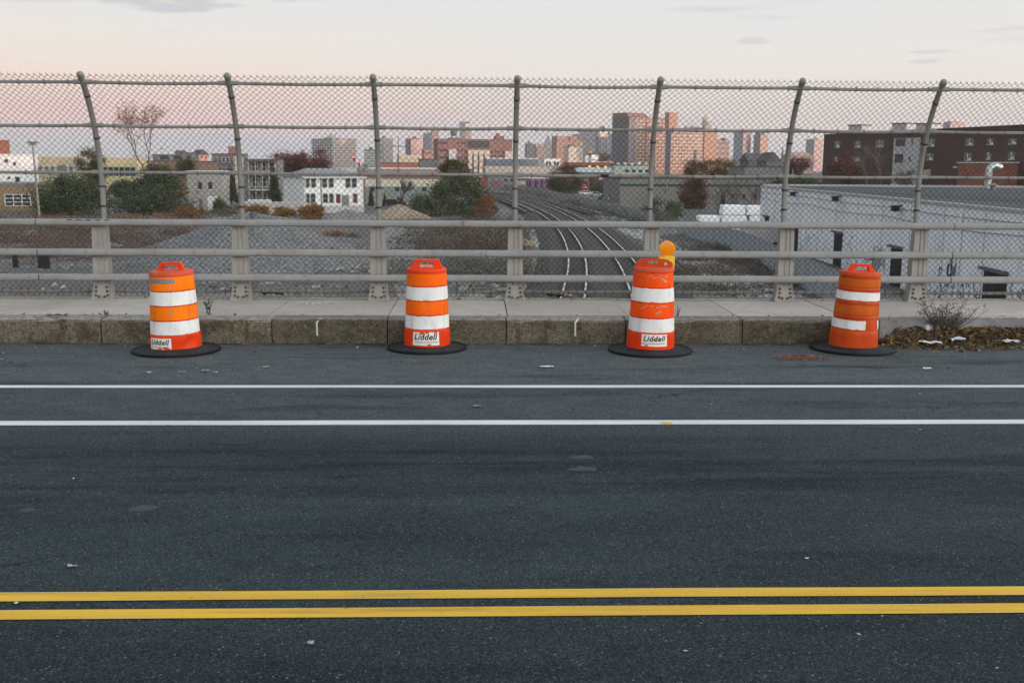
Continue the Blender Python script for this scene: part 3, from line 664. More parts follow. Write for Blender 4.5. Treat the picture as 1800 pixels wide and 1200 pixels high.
# drum 2
p = gp(751, 613, 0); d2, T2, rd2 = drum((p.x, p.y+.03, 0), (R(-0.1), R(1)), .895, .252, .213, [(.06, .245, 'b'), (.245, .40, 'w'), (.40, .555, 'o'), (.555, .71, 'w'), (.71, .865, 'o')],
     dict(body=PLAS, lid=PLAS, o=ORB, w=WHB, handle=PLAS, tear=[(-.25, .85, .028), (.1, .95, .02), (.25, -.85, .02), (.75, .95, .02)]), 'clean orange and white traffic drum with a wide sloping-sided handle', 'wide', .425, (R(-1), .150, .285, .142), lidh=.035, top_dz=.088)
m = MB(); m.add([T2 @ Vector((x, -.050, .903+z)) for x, z in ((-.075, 0), (.075, 0), (.07, .03), (-.07, .03))], [(0, 1, 2, 3)]); m.build('scuff', SCUFF, d2)
# drum 3 with the warning light
p = gp(1144, 618, 0); d3, T3, rd3 = drum((p.x, p.y+.05, 0), (R(0.9), R(1)), .930, .258, .212, [(.03, .235, 'b'), (.235, .395, 'w'), (.395, .56, 'o'), (.56, .72, 'w'), (.72, .885, 'o')],
     dict(body=PLAS, lid=LIDM, o=ORB3, w=WHB, handle=PLAS4, ragged=True, tear=[(.0, .12, .02), (.1, .0, .014), (-.6, -.8, .02), (-.85, -.55, .015)]), 'red-orange and white traffic drum carrying a round amber warning light', 'arc', .45, (R(0), .160, .275, .128), lidh=.05, top_dz=.09)
wl = MB(); lx, lz = .150, .955
wl.box(lx-.082, lx+.082, .035, .135, lz-.06, lz+.062); wl.box(lx-.086, lx+.086, .031, .139, lz+.062, lz+.074); wl.tube([(lx+.0, .085, lz+.06), (lx, .085, lz+.09)], .035, 10)
wl.v = [tuple(T3 @ Vector(v)) for v in wl.v]; w3 = wl.build('warning_light', YELB, d3)
lm = MB(); cz = lz+.158; prof = [(.094, -.030), (.097, -.034), (.099, -.02), (.099, .02), (.097, .034), (.094, .030), (.085, .032), (.045, .038), (.0005, .040)]
mm = MB().lathe([(0.0005, -.040), (.045, -.038), (.085, -.032)]+prof, 36); mm.v = [tuple(T3 @ Vector((lx+v[0]*.88, .085+v[2], cz+v[1]*.88))) for v in mm.v]; mm.build('lens', AMBER, w3, True)
mm = MB()
for rr_ in (.02, .04, .06): mm.tube([T3 @ Vector((lx+rr_*math.cos(k*PI/12), .085-(.0405-.006*(rr_/.085)**2), cz+rr_*math.sin(k*PI/12))) for k in range(25)], .0022, 4, False)
mm.build('lens_ring', M('amber_ridge', (.62, .17, .002), None, rough=.3), w3)
mm = MB().tube([T3 @ Vector((.118, -.024, .962)), T3 @ Vector((.118, -.036, .962))], .018, 10); mm.build('bolt', M('galv_bolt', (.45, .45, .44), (.3, .3, .3), 20, .4, metal=.6), d3)
m = MB(); rr = random.Random(4)
for (a, z, l, w_, tl) in ((-5, .83, .03, .012, .4), (16, .82, .05, .012, -.4), (24, .80, .035, .02, -.8), (-22, .845, .05, .008, .1), (5, .845, .05, .008, 0), (28, .845, .04, .008, .2), (8, .46, .05, .016, .7), (-30, .515, .06, .009, .5), (-12, .53, .05, .008, -.1), (10, .52, .06, .008, .2), (27, .525, .04, .01, -.2)):
    pts = []
    for k in range(6):
        u = l*math.cos(k*PI/3)*rr.uniform(.6, 1.1); v = w_*math.sin(k*PI/3)*rr.uniform(.5, 1.2); u, v = u*math.cos(tl)-v*math.sin(tl), u*math.sin(tl)+v*math.cos(tl)
        aa = R(a)+u/rd3(z); r_ = rd3(z+v)+.005; pts.append(T3 @ Vector((r_*math.sin(aa), -r_*math.cos(aa), z+v)))
    m.add(pts, [tuple(range(6))]); m.build('scuff', SCUFF, d3); m = MB()
# drum 4
p = gp(1501, 615, 0); d4, T4, rd4 = drum((p.x, p.y+.05, 0), (R(2.3), R(1)), .875, .262, .215, [(.04, .225, 'b'), (.225, .385, 'x'), (.385, .545, 'x'), (.545, .69, 'x'), (.69, .83, 'x')],
     dict(body=PLAS4, lid=PLAS4, o=ORB4, w=WHB, handle=PLAS, ragged=True, sheets=[(.25, .36, 'p'), (.41, .525, 'o'), (.565, .67, 'w'), (.715, .81, 'o')]), 'faded orange traffic drum with a torn lower white band beside the leaves', 'bar', .455, None, lidh=.05, top_dz=.078)

# ------------------------------------------------------------------ vegetation helpers
def quads(P, size, rng, flat=0.0):
    n = len(P); d1 = rng.normal(size=(n, 3)); d1[:, 2] *= (1-flat); d1 /= np.linalg.norm(d1, axis=1)[:, None]
    d2 = rng.normal(size=(n, 3)); d2[:, 2] *= (1-flat); d2 -= d1*(d1*d2).sum(1)[:, None]; d2 /= np.linalg.norm(d2, axis=1)[:, None]
    s = size*rng.uniform(.55, 1.25, n)[:, None]
    a = P-d1*s*.5; b = P+d2*s*.28; c = P+d1*s*.5; d = P-d2*s*.28
    V = np.stack([a, b, c, d], 1).reshape(-1, 3); F = np.arange(4*n).reshape(-1, 4); return V, F
def clump_points(n, rx, rz, rng, nc=26, tight=.22, shape='round'):
    c = rng.normal(size=(nc, 3)); c /= np.linalg.norm(c, axis=1)[:, None]; c *= rng.uniform(.35, 1.0, nc)[:, None]**.6
    if shape == 'cone':
        z = rng.uniform(-1, 1, nc); r = (1-z)/2*rng.uniform(.5, 1, nc); a = rng.uniform(0, 2*PI, nc); c = np.stack([r*np.cos(a), r*np.sin(a), z], 1); tight *= .7
    wt = rng.uniform(.3, 1.7, nc); k = rng.choice(nc, n, p=wt/wt.sum()); P = c[k]*.88+rng.normal(size=(n, 3))*tight*(wt*.75+.1)[k][:, None]
    return P*np.array([rx, rx, rz])
def limbs(m, p, d, L, r, depth, rng, spread, tips, n=5, kids=(2, 3), droop=0.0):
    q_ = p+d*L*.5+Vector((rng.uniform(-1, 1), rng.uniform(-1, 1), 0))*L*.05; e = p+d*L
    m.tube([p, q_, e], [r, r*.86, r*.70], n if depth > 2 else 3, False); tips.append(e)
    if depth == 0: return
    for k in range(rng.randint(*kids)):
        ax = Vector((rng.uniform(-1, 1), rng.uniform(-1, 1), rng.uniform(-.4, .4))).normalized()
        nd_ = (Matrix.Rotation(rng.uniform(.45, 1.0)*spread, 3, ax) @ d+Vector((0, 0, .12-droop))).normalized()
        limbs(m, e if rng.random() < .7 else q_, nd_, L*rng.uniform(.62, .86), r*.62, depth-1, rng, spread, tips, n, kids, droop)
BARK = M('bark', (0.075, 0.06, 0.05), (0.12, 0.10, 0.085), 3, 0.9); PALEB = M('pale_bark', (0.30, 0.285, 0.26), (0.18, 0.165, 0.15), 3, 0.9)
LF = {
 'ever': M('evergreen_leaf', 0, island=[(.022, .036, .016), (.05, .068, .028), (.085, .10, .045)], rough=.7),
 'green': M('green_leaf', 0, island=[(.03, .046, .02), (.068, .085, .036), (.105, .115, .055)], rough=.7),
 'olive': M('olive_leaf', 0, island=[(.025, .03, .010), (.055, .055, .016), (.085, .075, .02)], rough=.7),
 'red': M('red_leaf', 0, island=[(.06, .014, .016), (.15, .026, .026), (.22, .05, .035)], rough=.7),
 'darkred': M('dark_red_leaf', 0, island=[(.045, .02, .016), (.085, .035, .022), (.13, .055, .03)], rough=.7),
 'rust': M('rust_leaf', 0, island=[(.10, .045, .018), (.19, .085, .028), (.26, .13, .045)], rough=.75),
 'orange': M('orange_leaf', 0, island=[(.12, .06, .015), (.22, .11, .025), (.26, .15, .05)], rough=.75),
 'brown': M('brown_brush', 0, island=[(.06, .048, .036), (.11, .085, .062), (.17, .14, .105)], rough=.85),
 'grey': M('grey_brush', 0, island=[(.08, .078, .065), (.12, .115, .095), (.17, .165, .14)], rough=.85),
 'mauve': M('mauve_brush', 0, island=[(.09, .058, .048), (.14, .09, .072), (.17, .125, .1)], rough=.85)}
_ts = [100]
def tree(name, label, px, py0, py1, wpx, Y, leaf, n=2600, kind='round', size=.42, cat='tree', trunk=True, mix=None, group=None, base=None):
    _ts[0] += 1; rng = np.random.RandomState(_ts[0]); rn = random.Random(_ts[0])
    top = at(px, py0, Y); bot = at(px, py1, Y); zb = G if base is None else base
    rx = wpx/2*Y/FPX; rz = (top.z-bot.z)/2; t = thing(name, label, cat, (top.x, Y, zb), 0, group)
    cz = (top.z+bot.z)/2-zb
    if trunk:
        m = MB(); tips = []; h = max(cz-rz*.5, .8)
        limbs(m, Vector((0, 0, -.1)), Vector((0, 0, 1)), h*.7, max(.10, rx*.05), 3, rn, .9, tips); m.build('trunk', BARK, t)
    n = int(n*2.9); size *= .86
    P = clump_points(n, rx*1.08, rz*1.08, rng, 24 if kind == 'round' else 60, .18, kind)+np.array([0, 0, cz])
    P = P[P[:, 2] > .05]
    if mix:
        k = rng.rand(len(P)) < (.55-.9*(P[:, 2]-cz)/(2*rz)); 
        V, F = quads(P[~k], size, rng); link('crown', npmesh('crown', V, F, LF[leaf]), t)
        V, F = quads(P[k], size, rng); link('crown', npmesh('crown', V, F, LF[mix]), t)
    else:
        V, F = quads(P, size, rng); link('crown', npmesh('crown', V, F, LF[leaf]), t)
    return t
def bare(name, label, px, py0, py1, Y, depth=5, spread=.75, mat=BARK, r=.16, leaf=None, nl=0, cat='tree', first=.33, kids=(2, 3), group=None):
    _ts[0] += 1; rn = random.Random(_ts[0]); rng = np.random.RandomState(_ts[0]); b = at(px, py1, Y); top = at(px, py0, Y); H = top.z-b.z
    t = thing(name, label, cat, (b.x, Y, b.z), 0, group); m = MB(); tips = []
    limbs(m, Vector((0, 0, -.2)), Vector((rn.uniform(-.05, .05), 0, 1)).normalized(), H*first, r, depth, rn, spread, tips, 5, kids)
    zm = max(p.z for p in tips); k = H/zm; m.v = [(x*k, y*k, z*k) for x, y, z in m.v]; tips = [p*k for p in tips]
    m.build('trunk', mat, t)
    if leaf:
        hi = [p for p in tips if p.z > H*.4]; P = np.array([tuple(rn.choice(hi)) for _ in range(nl)])+rng.normal(size=(nl, 3))*.35
        V, F = quads(P, .34, rng); link('crown', npmesh('crown', V, F, LF[leaf]), t)
    return t
def brush(name, label, pts, leaf, n, h, size, seed, spread=1.0):   # a mass of dry growth nobody could count
    rng = np.random.RandomState(seed); rn = random.Random(seed); P = []
    for (x, y, z, r, hh) in pts:
        k = int(n*2.4*r*r); a = rng.uniform(0, 2*PI, k); rr = r*np.sqrt(rng.rand(k)); zz = hh*h*rng.rand(k)**1.3*(1-.6*(rr/r)**2); cl = .75+.25*np.sin(a*3+seed)
        P.append(np.stack([x+rr*np.cos(a)*cl*spread, y+rr*np.sin(a)*cl, z+zz], 1))
    P = np.concatenate(P); V, F = quads(P, size*.62, rng); V = V.reshape(-1, 4, 3)
    o = link(name, npmesh(name, V.reshape(-1, 3), F, LF[leaf])); o['kind'] = 'stuff'; o['label'] = label; return o

# ------------------------------------------------------------------ railway
BALL = M('ballast', (0.10, 0.10, 0.10), (0.17, 0.17, 0.168), 2.2, 0.95, 0.5, 9); BALLD = M('oily_ballast', (0.030, 0.030, 0.029), (0.068, 0.067, 0.064), 2.0, 0.95, 0.5, 9)
STEEL = M('polished_rail_head', (0.55, 0.54, 0.52), (0.42, 0.41, 0.40), 5, 0.28, metal=0.8); RUST = M('rail_web_rust', (0.06, 0.04, 0.03), (0.09, 0.06, 0.045), 4, 0.85)
TIE = M('sleeper_timber', (0.028, 0.026, 0.024), (0.05, 0.046, 0.041), 3, 0.9)
GT = G+.45
def smooth(P, k=3, sub=10):
    P = [Vector(p) for p in P]
    for _ in range(k):
        P = [P[0]]+[(P[i-1]+P[i]*2+P[i+1])/4 for i in range(1, len(P)-1)]+[P[-1]]
    out = []
    for i in range(len(P)-1):
        p0, p1, p2, p3 = P[max(i-1, 0)], P[i], P[i+1], P[min(i+2, len(P)-1)]
        for j in range(sub):
            t = j/sub; out.append(.5*((2*p1)+(p2-p0)*t+(2*p0-5*p1+4*p2-p3)*t*t+(3*p1-p0-3*p2+p3)*t**3))
    out.append(P[-1]); return out
def offs(P, d):
    out = []
    for i, p in enumerate(P):
        t = (P[min(i+1, len(P)-1)]-P[max(i-1, 0)]); t.z = 0; t.normalize(); out.append(p+Vector((t.y, -t.x, 0))*d)
    return out
def ribbon(m, A, B):
    n = len(A); m.add(list(A)+list(B), [(i, n+i, n+i+1, i+1) for i in range(n-1)])
def track(px, label, ties=True, ext=True):
    P = [gp(x, y, GT+.15) for x, y in px]
    if ext: d = (P[0]-P[1]).normalized(); P = [P[0]+d*k for k in (95, 60, 30)]+P
    P = smooth(P, 2, 8); t = thing('railway_track', label, 'railway track', (0, 0, 0), 0, 'railway tracks')
    for o_ in (-.76, .76):
        c = offs(P, o_); m = MB()
        up = lambda L, dz: [p+Vector((0, 0, dz)) for p in L]
        a, b = up(offs(P, o_-.068), 0), up(offs(P, o_+.068), 0)
        ribbon(m, a, b); m.mi = 1; ribbon(m, up(offs(P, o_-.05), -.17), a); ribbon(m, b, up(offs(P, o_+.05), -.17)); m.build('rail', [STEEL, RUST], t)
    if ties:
        m = MB(); acc = 0; last = P[0]
        for i in range(1, len(P)):
            seg = (P[i]-P[i-1]); L = seg.length
            while acc < L:
                p = P[i-1]+seg*(acc/L); a = math.atan2(seg.y, seg.x); Mx = Matrix.Translation(p+Vector((0, 0, -.2))) @ Matrix.Rotation(a, 4, 'Z')
                m.box(-.12, .12, -1.3, 1.3, -.15, .03, Mx); acc += .6
            acc -= L
        m.build('sleeper', TIE, t)['kind'] = 'stuff'
    return P
T1L = [(1007, 524), (1014, 497), (1016.5, 470), (1016, 453), (1011, 436), (1003, 416), (990, 399), (974, 384), (955, 373), (932, 361.5), (905, 351.5), (883, 345), (862, 340.5)]
T2L = [(1133, 524), (1123, 497), (1113, 475), (1097, 453), (1083, 437), (1062, 414), (1042, 399), (1021, 385.5), (985, 367), (950, 355), (915, 346), (885, 340), (862, 337)]
P1 = track(T1L, 'railway track on the near side of the curve, with two bright rails'); P2 = track(T2L, 'railway track on the outer side of the curve, beside the pale strip')
track([(1045, 374), (1010, 365), (975, 356), (945, 349.5), (915, 343), (885, 338)], 'short railway siding beside the wire fence', ext=False)
track([(932, 372), (915, 362), (896, 354), (878, 348.5), (864, 345)], 'short spur track curving off behind the orange bush', ext=False)
def sheet(name, L, Rr, z, mat):
    m = MB(); a = [Vector((p.x, p.y, z)) for p in L]; b = [Vector((p.x, p.y, z)) for p in Rr]; ribbon(m, a, b); return struct('', m.build(name, mat))
def bed(P, wd, zt):
    m = MB(); U = lambda d, z: [Vector((p.x, p.y, z)) for p in offs(P, d)]
    a, b, c, d = U(-wd-1.2, G+.02), U(-wd, zt), U(wd, zt), U(wd+1.2, G+.02); ribbon(m, a, b); ribbon(m, b, c); ribbon(m, c, d); return m
struct('', bed(P1, 2.5, GT-.03).build('track_bed', BALLD)); struct('', bed(P2, 2.5, GT-.02).build('track_bed', BALLD))
PALE = M('pale_gravel', (0.30, 0.30, 0.295), (0.20, 0.20, 0.198), 0.5, 0.95, 0.3, 5); GREYG = M('grey_gravel', (0.215, 0.212, 0.208), (0.15, 0.148, 0.145), 0.25, 0.95, 0.4, 6, detail=9)
DGRAV = M('dark_gravel', (0.055, 0.057, 0.058), (0.235, 0.234, 0.23), 3.4, 0.95, 0.9, 5, detail=10, lo=.38, hi=.64)
sheet('service_road', [gp(x, y) for x, y in ((700, 524), (680, 470), (672, 430), (668, 405), (690, 388))], [gp(x, y) for x, y in ((880, 524), (800, 470), (765, 430), (748, 405), (735, 388))], G+.012, GREYG)
sheet('verge', [gp(x, y) for x, y in ((1300, 524), (1180, 452), (1118, 420), (1072, 396), (1042, 378), (1010, 368))], [gp(x, y) for x, y in ((1420, 524), (1240, 452), (1160, 418), (1130, 396), (1080, 378), (1030, 366))], G+.016, PALE)
sheet('verge', [gp(x, y) for x, y in ((905, 530), (930, 470), (945, 440), (925, 405))], [gp(x, y) for x, y in ((985, 530), (990, 470), (985, 440), (962, 400))], G+.020, PALE)

# heaps of gravel and sand
def heap(name, label, cx, cy, rx, ry, h, mat, seed, rot=0, base=G):
    rng = np.random.RandomState(seed); n, mrad = 60, 22; vs = [(0, 0, h)]; ph = rng.uniform(0, 6, 5)
    for j in range(1, mrad+1):
        t = j/mrad
        for i in range(n):
            a = 2*PI*i/n; e = 1+.12*math.sin(2*a+ph[0])+.07*math.sin(5*a+ph[1])+.03*math.sin(11*a+ph[2]); z = h*(1-t)**1.05*(1+.05*math.sin(9*a+ph[3]+t*7))+rng.uniform(-1, 1)*.05*h*(t < .97)*t
            vs.append((rx*t*e*math.cos(a), ry*t*e*math.sin(a), max(z, -.05)))
    fs = [(0, 1+i, 1+(i+1) % n) for i in range(n)]+[(1+(j-1)*n+i, 1+j*n+i, 1+j*n+(i+1) % n, 1+(j-1)*n+(i+1) % n) for j in range(1, mrad) for i in range(n)]
    m = MB(); m.add(vs, fs); o = m.build(name, mat, None, True, (cx, cy, base), rot); return tag(o, label, 'heap')
SAND = M('sand', (0.24, 0.19, 0.13), (0.31, 0.25, 0.17), 0.8, 0.95, 0.4, 6)
c = at(442, 440, 108); heap('gravel_heap', 'broad dark grey gravel heap in the yard behind the railing', c.x, 108, 12.5, 19, 4.3, DGRAV, 3)
c = at(590, 450, 104); heap('gravel_heap', 'low grey gravel heap sloping down beside the service road', c.x, 100, 6, 8, 1.5, DGRAV, 4)
c = at(610, 380, 182); heap('gravel_heap', 'small grey gravel heap in front of the white house', c.x, 182, 5.0, 5, 1.5, GREYG, 5)
c = at(702, 375, 186); heap('sand_heap', 'tan sand heap with a sharp peak below the long warehouse', c.x, 186, 6.0, 5, 2.3, SAND, 6)
c = at(480, 380, 190); heap('gravel_heap', 'long low grey gravel heap below the orange scrub', c.x, 176, 9, 5, .9, GREYG, 7)
c = at(920, 425, 128); heap('sand_heap', 'little tan sand heap beside the tracks', c.x, 124, 2.2, 1.6, .7, SAND, 8)

# ------------------------------------------------------------------ buildings
GLASS = M('dark_glass', (0.03, 0.034, 0.04), (0.06, 0.065, 0.07), 0.5, 0.15); GLASSL = M('pale_glass', (0.22, 0.24, 0.26), (0.12, 0.13, 0.14), 0.6, 0.2)
WHITE = M('white_trim', (0.66, 0.66, 0.64), (0.58, 0.58, 0.56), 3, 0.7); ROOFD = M('dark_roof', (0.06, 0.062, 0.066), (0.10, 0.10, 0.105), 0.6, 0.9)
def wallm(name, c1, c2, s=0.35, st=(1, 1, 1)): return M(name, c1, c2, s, 0.85, stretch=st, detail=8)
LITW = M('lit_window', (0.9, 0.6, 0.25)); LITW.node_tree.nodes['Principled BSDF'].inputs['Emission Color'].default_value = (1, .62, .25, 1); LITW.node_tree.nodes['Principled BSDF'].inputs['Emission Strength'].default_value = 1.0
_wm = {}
def winmesh(ww, wh, glass, frame, fw):
    k = (ww, wh, glass.name, frame.name if frame else '', fw)
    if k not in _wm:
        m = MB(); m.box(-ww/2, ww/2, -.03, .04, -wh/2, wh/2)
        if frame:
            m.mi = 1; o_ = fw
            m.box(-ww/2-o_, -ww/2, -.09, .04, -wh/2-o_, wh/2+o_); m.box(ww/2, ww/2+o_, -.09, .04, -wh/2-o_, wh/2+o_); m.box(-ww/2, ww/2, -.09, .04, wh/2, wh/2+o_); m.box(-ww/2, ww/2, -.09, .04, -wh/2-o_, -wh/2)
            m.box(-ww/2, ww/2, -.06, -.031, -o_*.35, o_*.35)
        _wm[k] = m.mesh('window', [glass, frame or glass])
    return _wm[k]
class Bd: pass
def bldg(name, label, pxL, pxC, pxR, pyT, Y, rho=0.0, mat=None, depth=None, width=None, roof='flat', rmat=None, cat='building', zbase=G, para=.4, group=None, top=None):
    b = Bd(); C = at(pxC, pyT, Y); kR = ray(pxR, 290)[0]; kL = ray(pxL, 290)[0]; c, s_ = math.cos(rho), math.sin(rho)
    b.w = width or (kR*Y-C.x)/(c-kR*s_)
    b.d = depth or (kL*Y-C.x)/(-s_-kL*c); b.h = (C.z if top is None else top)-zbase; b.Y = Y; b.rho = rho; b.C = C
    b.t = thing(name, label, cat, (C.x, Y, zbase), rho, group)
    m = MB(); m.box(0, b.w, 0, b.d, 0, b.h); m.build('wall', mat, b.t)
    rm = rmat or ROOFD
    if roof == 'flat' and Y > 700:
        rn_ = random.Random(int(pxC*7)); k_ = rn_.randint(1, 3)
        for i_ in range(k_):
            u_ = rn_.uniform(.1, .7); l_ = rn_.uniform(.1, .25); MB().box(b.w*u_, b.w*(u_+l_), b.d*.3, b.d*.6, b.h+para, b.h+para+rn_.uniform(1.2, 3.4)*Y/1500).build('roof_plant', rn_.choice([ROOFD, mat, mat]), b.t)
        if rn_.random() < .4: MB().tube([(b.w*.5, b.d*.4, b.h), (b.w*.5, b.d*.4, b.h+rn_.uniform(5, 11))], .22, 5).build('mast', ROOFD, b.t)
    if roof == 'flat':
        m = MB(); e = .12; m.box(-e, b.w+e, -e, b.d+e, b.h-.003, b.h+para); m.build('roof', rm, b.t)
    elif roof == 'gable':      # ridge along x
        hh = para; e = .4; m = MB(); m.add([(-e, -e, b.h), (b.w+e, -e, b.h), (b.w+e, b.d+e, b.h), (-e, b.d+e, b.h), (-e*.5, b.d/2, b.h+hh), (b.w+e*.5, b.d/2, b.h+hh)], [(0, 1, 5, 4), (2, 3, 4, 5), (0, 4, 3), (1, 2, 5), (0, 3, 2, 1)]); m.build('roof', rm, b.t)
    elif roof == 'gabley':     # ridge along y, gable to the front
        hh = para; e = .4; m = MB(); m.add([(-e, -e, b.h), (b.w/2, -e*.5, b.h+hh), (b.w+e, -e, b.h), (-e, b.d+e, b.h), (b.w/2, b.d+e*.5, b.h+hh), (b.w+e, b.d+e, b.h)], [(0, 1, 4, 3), (1, 2, 5, 4), (0, 2, 1), (3, 4, 5), (0, 3, 5, 2)]); m.build('roof', rm, b.t)
    elif roof == 'hip':
        hh = para; e = .5; k = min(b.d/2, b.w/2)*.55; m = MB(); m.add([(-e, -e, b.h), (b.w+e, -e, b.h), (b.w+e, b.d+e, b.h), (-e, b.d+e, b.h), (k, b.d/2, b.h+hh), (b.w-k, b.d/2, b.h+hh)], [(0, 1, 5, 4), (2, 3, 4, 5), (0, 4, 3), (1, 2, 5), (0, 3, 2, 1)]); m.build('roof', rm, b.t)
    return b
def wins(b, face, rows, cols, ww, wh, glass=None, frame=None, fw=.12, z=(None, None), x=(.06, .94), skip=0.0, seed=1, lit=0.0, alt=None, name='window'):
    rn = random.Random(seed); L = b.w if face in 'FR' else b.d; z0 = z[0] if z[0] is not None else b.h*.12; z1 = z[1] if z[1] is not None else b.h-.4
    me = winmesh(round(ww, 2), round(wh, 2), glass or GLASS, frame, fw); me2 = winmesh(round(ww, 2), round(wh, 2), alt, frame, fw) if alt else me; me3 = winmesh(round(ww, 2), round(wh, 2), LITW, frame, fw) if lit else me
    for i in range(rows):
        for j in range(cols):
            if rn.random() < skip: continue
            u = L*(x[0]+(x[1]-x[0])*(j+.5)/cols); zz = z0+(z1-z0)*(i+.5)/rows; mm = me3 if rn.random() < lit else (me2 if rn.random() < .35 else me)
            if face == 'F': link(name, mm, b.t, (u, 0, zz))
            else: link(name, mm, b.t, (0, b.d-u, zz), -PI/2)
def part(b, name, x0, x1, y0, y1, z0, z1, mat):
    m = MB(); m.box(x0, x1, y0, y1, z0, z1); return m.build(name, mat, b.t)
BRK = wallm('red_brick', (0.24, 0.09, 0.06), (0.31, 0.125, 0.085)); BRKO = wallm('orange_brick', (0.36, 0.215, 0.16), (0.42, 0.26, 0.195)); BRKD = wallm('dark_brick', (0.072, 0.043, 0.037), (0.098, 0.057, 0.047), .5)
BRKP = wallm('mauve_brick', (0.20, 0.11, 0.10), (0.25, 0.14, 0.125)); CREAM = wallm('cream_wall', (0.52, 0.46, 0.38), (0.45, 0.40, 0.33)); YEL = wallm('yellow_wall', (0.47, 0.41, 0.27), (0.41, 0.355, 0.24))
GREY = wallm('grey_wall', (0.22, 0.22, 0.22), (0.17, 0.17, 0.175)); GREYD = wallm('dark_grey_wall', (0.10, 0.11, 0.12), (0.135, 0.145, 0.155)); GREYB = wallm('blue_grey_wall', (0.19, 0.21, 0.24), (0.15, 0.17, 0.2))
PALEG = wallm('pale_green_wall', (0.40, 0.46, 0.40), (0.34, 0.39, 0.35)); TAN = wallm('tan_wall', (0.28, 0.20, 0.12), (0.23, 0.165, 0.10)); WHT = wallm('white_wall', (0.76, 0.76, 0.75), (0.68, 0.685, 0.68))
PINK = wallm('pink_stone', (0.40, 0.28, 0.25), (0.34, 0.24, 0.215)); GRN = wallm('green_glass_wall', (0.15, 0.20, 0.20), (0.11, 0.15, 0.155)); WPANEL = wallm('offwhite_panel', (0.48, 0.48, 0.47), (0.40, 0.40, 0.40)); TAUPE = wallm('taupe_wall', (0.215, 0.205, 0.19), (0.18, 0.172, 0.16))
BROWNW = wallm('brown_wall', (0.22, 0.145, 0.10), (0.18, 0.12, 0.085)); PURP = wallm('purple_panel', (0.20, 0.11, 0.20), (0.26, 0.17, 0.25), .15); REDP = wallm('red_paint', (0.45, 0.03, 0.035), (0.36, 0.025, 0.03))
# ---- far skyline
SK = 'towers on the far skyline'
b = bldg('apartment_block', 'pale apartment slab with dark balcony stripes behind the red maples', 548, 585, 627, 244, 1150, R(38), WPANEL, group=SK)
for i in range(11): part(b, 'balcony', .2, b.w-.2, -.8, 0, b.h*.16+i*b.h*.078, b.h*.16+i*b.h*.078+1.1, PINK)
wins(b, 'F', 11, 7, 2.2, 1.3, z=(b.h*.155, b.h*1.0), seed=3); wins(b, 'L', 11, 8, 2.6, 1.6, z=(b.h*.155, b.h*1.0), seed=4)
part(b, 'stair_tower', -.3, 2.8, 2, 6, b.h, b.h+4.5, WPANEL)
b = bldg('office_block', 'low green glass office block with pale bands behind a fence pole', 636, 640, 664, 263, 1250, R(5), GRN, depth=20)
for i in range(6): part(b, 'band', -.1, b.w+.1, -.25, 0, b.h*.3+i*b.h*.115, b.h*.3+i*b.h*.115+.7, WPANEL)
b = bldg('tower_block', 'grey tower block with vertical ribs beside the crossarm pole', 664, 668, 691, 244, 1500, R(8), GREY, depth=25, group=SK)
for i in range(7): part(b, 'rib', b.w*(i+.2)/7, b.w*(i+.5)/7, -.6, 0, 0, b.h+.5, WPANEL)
b = bldg('tower_block', 'mauve tower block with vertical window strips above the yellow building', 713, 722, 744, 244, 1450, R(30), BRKP, group=SK)
for i in range(6): part(b, 'window_strip', b.w*(i+.25)/6, b.w*(i+.62)/6, -.3, 0, b.h*.1, b.h-.5, GLASS)
for i in range(4): part(b, 'window_strip', -.3, 0, b.d*(i+.25)/4, b.d*(i+.7)/4, b.h*.1, b.h-.5, GLASSL)
b = bldg('tower_block', 'grey flat-topped tower next to a taller pink one', 742, 745, 759, 235, 2100, R(6), GREYB, depth=25, group=SK); wins(b, 'F', 12, 4, 2.5, 2.2, seed=8)
b = bldg('tower_block', 'slim pink tower rising behind the mauve brick block', 757, 760, 772, 227, 2200, R(12), PINK, depth=22, group=SK); wins(b, 'F', 14, 3, 2.2, 2.4, seed=9)
b = bldg('tower_block', 'slender blue-grey tower with a lower pink wing behind the brick complex', 807, 809, 818, 217, 2000, R(5), GREYB, depth=16, group=SK)
part(b, 'wing', b.w+.2, b.w+11, 2, 16, 0, b.h-13, PINK); part(b, 'crown', -1.5, b.w+9, 1, 12, b.h+.5, b.h+3, GREYB)
b = bldg('orange_building', 'small bright orange building below the slim pink tower', 744, 746, 759, 263, 900, R(15), BRKO, depth=10); wins(b, 'F', 2, 3, 1.1, 1.5, z=(b.h*.5, b.h-.4))
# water tank
c = at(798, 243, 1300); t = thing('water_tank', 'round water tank on legs on the skyline', 'water tank', (c.x, 1300, G)); zt = at(798, 236, 1300).z-G
MB().lathe([(.01, zt-2.5), (3.6, zt-1.6), (4.1, zt), (4.1, zt+3.2), (2.5, zt+4.6), (.01, zt+5)], 18).build('tank', GREYD, t, True)
for k in range(4): a = k*PI/2+.6; MB().tube([(3.6*math.cos(a), 3.6*math.sin(a), 0), (3.2*math.cos(a), 3.2*math.sin(a), zt)], .28, 5).build('leg', GREYD, t)
